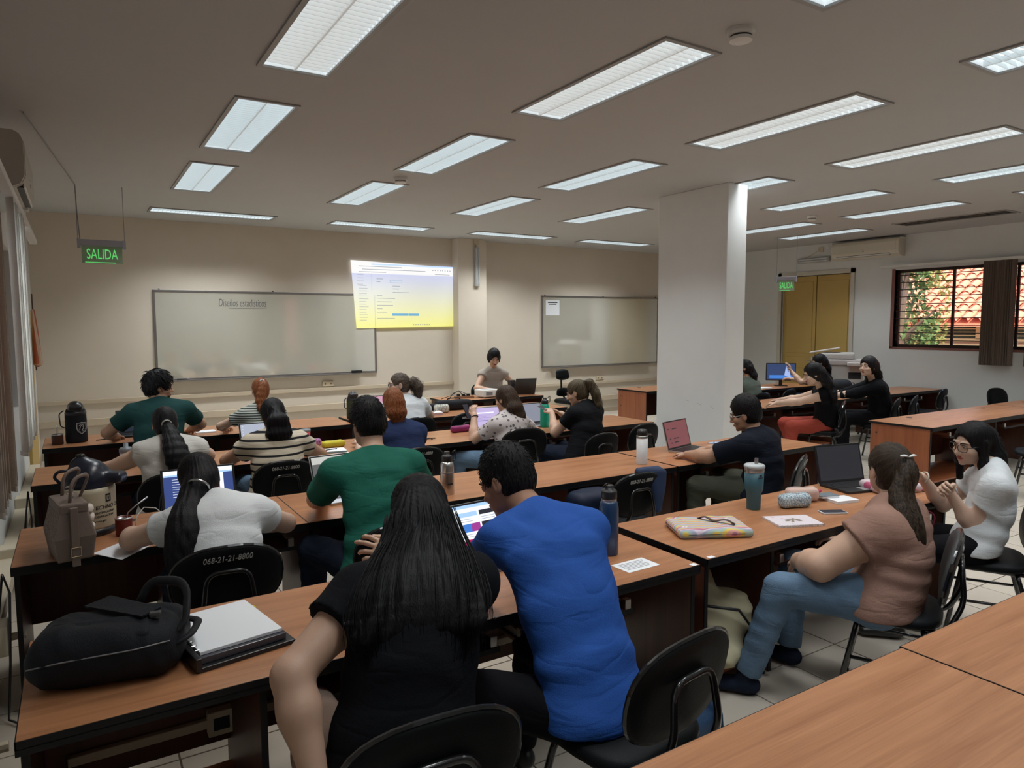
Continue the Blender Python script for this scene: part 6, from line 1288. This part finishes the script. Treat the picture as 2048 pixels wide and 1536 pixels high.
# ring binder with paper stack
t = thing('binder', 'open black ring binder with thick stack of white paper beside the backpack', 'binder', (.42, 2.68, .75), 10)
MB().bbox(-.17, -.215, .0, .17, .20, .016, .004).build('back_cover', BLKP, t); MB().bbox(-.175, -.215, .006, -.155, .20, .05, .004).build('spine', BLKP, t)
MB().bbox(-.150, -.19, .018, .145, .19, .040, .002).build('plastic_sleeves', mat('smoky_sleeve', (.06, .06, .075), .15), t)
MB().bbox(-.148, -.17, .041, .14, .19, .052, .001).build('paper_stack', PAPER, t)
for yy in (-.15, -.11, -.07, .0, .06, .12): MB().tube([(-.150+.018*math.cos(a), yy, .035+.02*math.sin(a)) for a in np.linspace(0, 2*PI, 11)[:-1]], .0018, 5, closed=True).build('ring', CHROME, t)
MB().box(.141, .09, .045, .15, .12, .047).build('yellow_tab', mat('yellow_tab', (.6, .5, .05), .6), t)
# note card, sleeve, pencil cases, notebooks
o = thing('note_card', 'printed white card taped on desk edge right of the blue bottle', 'paper', (2.22, 2.46, .7505), 2); MB().box(-.10, -.062, 0, .10, .062, .001).build('card', PAPER, o)
for i in range(6): MB().box(-.08, .035-.014*i, .001, .08-.01*(i % 3), .040-.014*i, .0014).build('printed_line', mat('grey_print', (.3, .3, .32), .8), o)
t = thing('laptop_sleeve', 'quilted rainbow striped laptop sleeve with white flowers and brown handle', 'laptop sleeve', (2.93, 2.66, .75), -27)
RB = stripes('rainbow_stripes', [(.60, .52, .60), (.44, .16, .26), (.66, .34, .28), (.68, .52, .10), (.36, .48, .40), (.34, .36, .48)], 1, 22, warp=5, distort=.17, rough=.75)
D = SDF(.02); D.box((0, 0, .024), (.205, .145, .023), rd=.022); D.post = lambda P, F: F+.0022*wob(P, 40, 2)-.004*np.exp(-((P[:, 0])**2+(P[:, 1])**2)*40); soft('body', D, .007, RB, t)
MB().tube([(x*1.004, y_*1.004, .026) for x, y_ in oval(.205, .145, 40, 9)], .0022, 5, closed=True).build('zip', mat('dark_piping', (.05, .045, .045), .6), t)
MB().tube(arcpts([(-.02, .10, .048), (.0, .04, .075), (.03, -.0, .055), (.09, -.03, .075), (.13, -.06, .052)], .03, 5), .011, 8, flat=.35).build('handle', mat('brown_leather', (.055, .028, .016), .35), t, True)
for i in range(9):
    a, b = rng.uniform(-.17, .17), rng.uniform(-.11, .11); k = MB()
    for q in range(5): k.lathe([(.009, 0), (.008, .0012), (.001, .0016)], 8, (a+.011*math.cos(q*1.257), b+.011*math.sin(q*1.257), .0468))
    k.build('flower', mat('white_flower', (.68, .66, .64), .8), t)['kind'] = 'stuff'
def pouch(label, x, y, z, rz, L, r, m, cat='pencil case', h=None):
    t = thing('pencil_case', label, cat, (x, y, z), rz); D = SDF(.02); h = h or r; D.box((0, 0, h), (L/2, r, h), rd=min(r, h)*.7); D.post = lambda P, F: F+.003*wob(P, 45, 1); soft('body', D, .006, m, t)
    MB().tube([(-L/2+.01, 0, 2*h), (L/2-.01, 0, 2*h)], .002, 5).build('zip', GREYP, t); return t
pouch('pencil case with small grey blue floral pattern', 3.78, 2.73, .75, -18, .21, .043, cells('grey_blue_floral', (.50, .57, .60), (.14, .24, .32), 58, t=.07, feature='DISTANCE_TO_EDGE'))
pouch('pale pink zipped pencil case behind the floral one', 3.95, 2.80, .75, -28, .21, .045, mat('pale_pink', (.60, .42, .36), .7, bump=.2, bscale=140))
pouch('magenta pencil case beside the lilac laptop', 3.46, 6.62, .75, 6, .24, .035, mat('magenta_fabric', (.22, .012, .10), .7))
pouch('small purple pouch at right of striped top woman', 1.90, 6.62, .75, 0, .10, .035, cells('purple_print', (.20, .03, .16), (.45, .2, .4), 60, t=.2))
pouch('yellow and green bag of sweets on the third row', 2.02, 6.46, .75, 5, .21, .05, cells('yellow_green_pack', (.55, .48, .03), (.18, .32, .05), 26, t=.22, feature='F1'), cat='snack bag', h=.03)
pouch('white printed pencil case with dark end on the fourth row', 4.02, 8.22, .75, -12, .20, .05, cells('tribal_print', (.55, .54, .48), (.05, .06, .04), 30, t=.05), h=.055)
def notebook(label, x, y, z, rz, w_, d_, h_, m, spiral=False, pen=False, pages=PAPER):
    t = thing('notebook', label, 'notebook', (x, y, z), rz); MB().bbox(-w_/2, -d_/2, 0, w_/2, d_/2, h_*.85, .001).build('pages', pages, t); MB().bbox(-w_/2-.001, -d_/2-.001, h_*.85, w_/2+.001, d_/2+.001, h_, .0005).build('cover', m, t)
    if spiral:
        k = MB(); n = int(w_/.009)
        for i in range(n): xx = -w_/2+.006+i*.009; k.tube([(xx, -d_/2+.007*math.cos(a), h_/2+(h_/2+.003)*math.sin(a)) for a in np.linspace(0, 2*PI, 8)[:-1]], .0009, 4, closed=True)
        o = k.build('spiral', CHROME, t); o['kind'] = 'stuff'
    if pen: MB().tube([(-.05, -.02, h_+.004), (.06, .03, h_+.004)], .004, 6).build('pen', INK, t)
    return t
t = notebook('spiral notebook with pale pink floral cover beside the pink blouse woman', 3.48, 2.52, .75, -24, .27, .20, .012, cells('pale_floral_cover', (.66, .60, .64), (.60, .40, .46), 16, t=.16, feature='F1'), True)
k = MB()
for a in (20, 70, 130, 200, 250, 320): k.add([(0, 0, .0135), (.045*math.cos(R(a-14)), .03*math.sin(R(a-14)), .0135), (.06*math.cos(R(a)), .04*math.sin(R(a)), .0137), (.045*math.cos(R(a+14)), .03*math.sin(R(a+14)), .0135)], [(0, 1, 2, 3)])
k.build('printed_butterfly', mat('sepia_print', (.25, .19, .13), .8), t)['kind'] = 'stuff'
notebook('white notebook under the grey hard drive at right desk', 4.16, 2.66, .75, -12, .17, .12, .018, PAPER)
notebook('slate grey notebook lying on the white one', 4.12, 2.74, .769, -16, .13, .09, .014, mat('slate_cover', (.14, .17, .20), .5))
notebook('blue and white notebook right of the maroon screen laptop', 5.22, 4.55, .75, -10, .26, .18, .012, cells('blue_cover', (.45, .52, .62), (.10, .2, .42), 14, t=.1), pen=True)
notebook('open notebook in front of magenta pencil case', 3.60, 6.34, .75, -6, .24, .17, .014, PAPER, pen=True)
notebook('pale blue edged notebook left of the man in green', 1.92, 6.22, .75, -8, .26, .17, .018, PAPER, pages=mat('teal_pages', (.2, .38, .42), .6), pen=True)
notebook('white paper pad right of the bearded man', 1.14, 8.12, .75, 0, .20, .15, .014, PAPER)
notebook('white book with pink edge beside the frizzy haired woman', 3.82, 8.10, .75, -6, .25, .18, .035, PAPER, pages=mat('pink_pages', (.5, .36, .36), .6), pen=True)
notebook('open white notebook under forearm of streaked ponytail woman', 4.62, 6.22, .75, -4, .34, .24, .01, PAPER)
notebook('white exercise book under the reaching arm of the red trousers girl', 7.80, 6.42, .75, -10, .24, .17, .014, PAPER)
notebook('white notebook before the smiling woman', 9.02, 6.46, .75, -10, .26, .18, .012, PAPER)
notebook('white papers left of the computer monitor', 10.35, 8.2, .75, -5, .30, .21, .012, PAPER)
phone('dark phone lying at reach of the red trousers girl', 7.62, 6.34, .75, 70, GREYP)
o = thing('pen', 'black pen lying alone on second row desk before the steel bottle', 'pen', (3.02, 4.55, .75), 60); MB().tube([(-.055, 0, .006), (.045, 0, .006)], .006, 8).build('barrel', BLKP, o); MB().tube([(.045, 0, .006), (.07, 0, .006)], .0065, 8).build('cap', GREYP, o)
o = thing('pen', 'pink highlighter beside the big black laptop', 'pen', (4.22, 2.88, .75), 10); MB().tube([(-.06, 0, .008), (.06, 0, .008)], .008, 8).build('barrel', mat('pink_pen', (.6, .03, .2), .4), o)
o = thing('pen', 'pen and cord lying left of the bearded man', 'pen', (.20, 8.16, .75), 15); MB().tube([(-.08, 0, .005), (.08, 0, .005)], .005, 6).build('barrel', INK, o)
o = thing('earphone_cable', 'small black cord adapter lying on the third row desk', 'cable', (2.98, 6.36, .75), 0); MB().tube([(-.06, 0, .006), (0, 0, .012), (.06, .01, .006)], .006, 6).tube([(0, -.05, .006), (0, 0, .014), (.0, .05, .006)], .005, 6).build('cord', BLKP, o)
# pink transparent folder bag and burgundy handbag at right
t = thing('plastic_folder', 'white and pink translucent bag behind hands of the white tee woman', 'bag', (4.72, 2.66, .75), -20); D = SDF(.02); D.box((0, 0, .03), (.17, .11, .03), rd=.025); D.post = lambda P, F: F+.007*wob(P, 28, 5); soft('body', D, .008, cells('pink_white_plastic', (.62, .52, .56), (.50, .10, .20), 9, .4, 'F1', .32), t); MB().tube([(-.17, -.11, .02), (0, -.118, .03), (.17, -.11, .02)], .004, 5).build('zip', mat('pink_zip', (.5, .06, .16), .5), t)
t = thing('handbag', 'burgundy leather handbag between the two women at right', 'handbag', (4.33, 2.33, .56), -30); D = SDF(.02); D.box((0, 0, .10), (.13, .06, .10), rd=.04); D.post = lambda P, F: F+.004*wob(P, 30, 1); soft('body', D, .008, mat('burgundy_leather', (.16, .008, .03), .35), t)
MB().tube([(-.11, -.062, .14), (.11, -.062, .15)], .003, 5).build('zip', STEEL, t); MB().tube(arcpts([(.12, 0, .18), (.18, 0, .15), (.14, -.03, -.02), (.10, -.03, .03)], .04), .006, 6).build('strap', _M['burgundy_leather'], t, True)
# bags under the desks
t = thing('tote_bag', 'crumpled cream cloth bag stuffed in the open desk cubby', 'bag', (2.83, 2.62, .13)); D = SDF(.06); D.ell((0, -.04, .16), (.19, .22, .17)); D.ell((-.04, .0, .36), (.10, .14, .14), k=.08); D.ell((.1, -.12, .24), (.10, .12, .12)); D.ell((-.06, -.18, .06), (.13, .14, .08))
D.post = lambda P, F: F+.016*wob(P, 13, 4)+.009*np.abs(np.sin(P[:, 0]*20+P[:, 2]*30+wob(P, 12, 1)*3)); soft('body', D, .009, mat('cream_canvas', (.42, .38, .25), .7, noise=.15, nscale=4), t); MB().tube([(-.18, -.16, .33), (0, -.27, .30), (.13, -.26, .16), (.15, -.24, .02)], .008, 6).build('black_trim', BLKP, t, True)
t = thing('backpack', 'dark blue backpack standing on the floor behind the blue shirt man chair', 'backpack', (2.12, 2.12, 0), 15); NVB = mat('blue_nylon', (.008, .04, .10), .6, bump=.3, bscale=200)
D = SDF(.05); D.box((0, 0, .2), (.20, .13, .20), rd=.09); D.box((.0, -.12, .14), (.16, .06, .12), rd=.05); D.post = lambda P, F: F+.006*wob(P, 16, 2)+.005*np.sin(P[:, 0]*34+wob(P, 8, 2)*2); soft('main_body', D, .012, NVB, t)
MB().tube([(-.19, -.1, .3), (0, -.14, .36), (.19, -.1, .3)], .003, 5).build('zip', BLKP, t, True); MB().tube(arcpts([(-.03, .02, .39), (-.03, .02, .44), (.05, .02, .44), (.05, .02, .39)], .02), .008, 6).build('grab_handle', NVB, t)
for s_2 in (-.09, .09): MB().tube([(s_2, -.13, .38), (s_2*1.1, -.19, .24), (s_2*1.3, -.2, .02)], .018, 6, flat=.3).build('compression_strap', mat('teal_blue_webbing', (.01, .06, .14), .6), t, True)
t = thing('jacket', 'navy jacket and bag hung over empty numbered chair in second row', 'jacket', (3.30, 3.66, 0), 0); D = SDF(.03); JK = mat('navy_jacket', (.012, .03, .085), .7)
D.ecap((.02, -.01, .86), (.20, -.0, .855), .035, .03, 1, 1, (0, 1, 0)); D.ecap((.19, -.02, .84), (.16, -.06, .58), .035, .02, 2.4, 2.0, (1, 0, 0)); D.post = lambda P, F: F+.006*wob(P, 24, 2); soft('cloth', D, .011, JK, t)
t = thing('bag', 'dark blue bag lying on the seat of the jacket chair', 'bag', (3.10, 3.92, .50)); D = SDF(.04); D.box((0, .0, .11), (.17, .12, .10), rd=.07); D.post = lambda P, F: F+.010*wob(P, 18, 2); soft('body', D, .012, mat('midnight_nylon', (.008, .014, .035), .5), t)
t = thing('projector_bag', 'long black padded case on the fourth row behind white pencil case', 'bag', (4.30, 8.42, .75), -4); D = SDF(.04); D.box((0, 0, .07), (.26, .10, .065), rd=.05); D.post = lambda P, F: F+.006*wob(P, 20, 2); soft('body', D, .011, BKF, t); MB().tube(arcpts([(-.1, 0, .13), (-.08, 0, .16), (.08, 0, .16), (.1, 0, .13)], .03), .008, 6).build('handle', BK2, t)
# teacher desk: projector, power strip, cables
t = thing('projector', 'white projector on the teacher desk facing the front wall', 'projector', (5.52, 9.62, .75), 8); MB().bbox(-.17, -.13, .012, .17, .13, .125, .018).build('housing', WHITEP, t); MB().tube([(.08, .13, .07), (.08, .165, .07)], .035, 16).build('lens', BLKP, t)
MB().bbox(-.12, -.06, .125, .1, .04, .128, .002).build('button_panel', mat('lilac_grey', (.45, .45, .5), .4), t); MB().box(-.13, -.131, .04, .0, -.129, .09).build('port_panel', GREYP, t)
for sx in (-1, 1): MB().tube([(sx*.13, -.1, 0), (sx*.13, -.1, .014)], .012, 8).build('foot', BLKP, t)
t = thing('power_strip', 'tan power strip with black plugs left of the projector', 'power strip', (5.12, 9.66, .75), -8); MB().bbox(-.16, -.03, 0, .16, .03, .035, .006).build('body', mat('tan_plastic', (.26, .13, .07), .5), t)
for i in range(3): MB().bbox(-.12+.08*i, -.02, .035, -.07+.08*i, .02, .07, .006).build('plug', BLKP, t)
t = thing('cable', 'black looping cables on teacher desk left of the projector', 'cable', (5.0, 9.66, .75)); MB().tube([(-.2, -.1, .004), (-.1, -.05, .09), (.02, 0, .12), (.1, .02, .06), (.25, .0, .004)], .006, 6).tube([(-.25, .05, .004), (-.1, .03, .05), (.05, .05, .12), (.15, .0, .07), (.3, -.05, .05)], .005, 6).build('wire', BLKP, t, True)
t = thing('speaker_box', 'small dark standing speaker behind the black laptop on teacher desk', 'speaker', (6.12, 9.86, .75)); MB().bbox(-.05, -.05, 0, .05, .05, .23, .01).build('cabinet', mat('dark_brown_plastic', (.04, .03, .028), .5), t); MB().lathe([(.03, 0), (.028, .004), (.001, .004)], 16, T=T3(0, -.05, .15) @ rot('X', 90)).build('driver', BLKP, t)
t = thing('sports_bag', 'black rounded bag top behind the empty front chair', 'bag', (4.05, 8.44, .75)); D = SDF(.03); D.box((0, 0, .05), (.10, .07, .05), rd=.04); soft('body', D, .01, BKF, t)
# monitor, printer, tripod-like stand on the far right group
t = thing('monitor', 'computer monitor showing a dark blue landscape before the mustard door', 'monitor', (10.98, 8.30, .75), -52+8); MB().bbox(-.26, -.01, .10, .26, .03, .42, .008).build('bezel', BLKP, t); MB().box(-.245, -.0115, .115, .245, -.0102, .405).build('screen', emis('night_scene', (.03, .05, .12)), t); MB().box(-.2, -.0125, .14, .2, -.0116, .2).build('screen_content', STEL, t)
MB().slab([(.06, .2), (.18, .14), (.13, .33), (.09, .38)], -.0126, -.0117, T=Matrix(((1, 0, 0, 0), (0, 0, 1, 0), (0, 1, 0, 0), (0, 0, 0, 1)))).build('screen_content', emis('moon_glow', (.3, .4, .7)), t); MB().bbox(-.03, 0, .01, .03, .03, .12, .004).bbox(-.11, -.08, 0, .11, .1, .014, .005).build('stand', BLKP, t)
t = thing('copier', 'large white office copier with open paper tray beside the mustard door', 'copier', (11.75, 7.62, 0), -58); t.scale = (1.12, 1.12, 1.15); PW_ = mat('printer_white', (.50, .48, .46), .4); PG_ = mat('printer_grey', (.50, .46, .45), .45)
MB().bbox(-.34, -.30, .05, .34, .30, 1.0, .015).build('cabinet', PW_, t); MB().bbox(-.36, -.32, 1.0, .36, .30, 1.09, .02).build('scanner_bed', PG_, t); MB().bbox(-.3, -.27, 1.10, .2, .25, 1.19, .03).build('document_feeder', PW_, t)
T = rot('Y', -10); MB().bbox(-.25, -.2, 1.24, .2, .2, 1.255, .004, T=T).build('paper_tray', PG_, t); MB().bbox(.1, -.44, 1.0, .36, -.30, 1.05, .008).build('control_panel', PG_, t)
for z in (.2, .4, .6): MB().bbox(-.31, -.31, z, .31, -.30, z+.17, .006).build('paper_drawer', PW_, t)
MB().bbox(.12, -.306, .80, .30, -.298, .90, .003).build('display', INK, t); MB().box(-.2, -.303, .84, -.12, -.3005, .88).build('badge', GREYP, t)
t = thing('microscope', 'small black desk stand with knobs beside the grey green jacket person', 'desk stand', (9.42, 8.1, .75)); MB().bbox(-.05, -.05, 0, .05, .05, .02, .005).tube([(0, 0, .02), (0, 0, .32)], .012, 8).build('post', BLKP, t)
for z in (.18, .25): MB().tube([(-.05, 0, z), (.06, 0, z)], .018, 8).build('knob', BLKP, t)
t = thing('bowl', 'small shiny pinkish bowl on the desk before the monitor', 'bowl', (9.75, 8.05, .75)); MB().lathe([(.03, 0), (.06, .02), (.075, .06), (.07, .06), (.05, .025), (.001, .01)], 20).build('body', mat('rose_metal', (.45, .28, .28), .2, .6), t, True)
t = thing('backpack', 'black backpack on the desk behind the smiling woman', 'backpack', (10.2, 6.62, .75)); D = SDF(.05); D.box((0, 0, .13), (.19, .13, .13), rd=.09); D.post = lambda P, F: F+.01*wob(P, 16, 2); soft('body', D, .014, BKF, t); MB().tube(arcpts([(.1, -.1, .2), (.2, -.12, .22), (.22, -.1, .05)], .05), .012, 6, flat=.4).build('strap', BK2, t)
# floor cable near the row ends, power leads on the left
t = thing('cable', 'black power cord hanging at left end of the cooler jug desk', 'cable', (-.36, 4.1, 0)); MB().tube([(-.04, 0, .36), (.0, .02, .7), (.03, -.04, .62), (.02, -.1, .3), (.0, -.1, .02), (.15, -.3, .01)], .006, 6).build('wire', BLKP, t, True)
t = thing('cable', 'black power cord hanging at left end of the third row desk', 'cable', (-.37, 6.1, 0)); MB().tube([(-.02, 0, .36), (.02, .02, .7), (.035, -.04, .5), (.02, -.08, .2), (.0, -.1, .02)], .006, 6).build('wire', BLKP, t, True)
t = thing('cable', 'thin cord lying along floor under the cooler jug desk', 'cable', (.3, 4.4, 0)); MB().tube([(-.45, .1, .01), (-.1, 0, .006), (.1, -.15, .006), (.3, -.45, .006)], .005, 6).build('wire', BLKP, t, True)
# bracelets and watch
for who, hn, lab, m_, r_ in (('white', 'R', 'pearl bead bracelet on right wrist of white tee woman', mat('pearl', (.6, .55, .45), .3), .036), ('white', 'L', 'grey watch strap on left wrist of white tee woman', GREYP, .033), ('blouse', 'L', 'dark bead bracelet on wrist of patterned blouse woman', INK, .034)):
    W_, d_, n_ = P[who]['hands'][hn]; oo = P[who]['org']; c = W_-(d_*.02); a1 = nrm(np.cross(d_, V(.2, .3, 1))); a2 = np.cross(d_, a1)
    k = MB().tube([Vector(c+a1*math.cos(a)*r_+a2*math.sin(a)*r_-oo) for a in np.linspace(0, 2*PI, 17)[:-1]], .005, 6, closed=True); o = k.build('bracelet' if 'watch' not in lab else 'watch', m_, P[who]['root'], True)
k = MB()
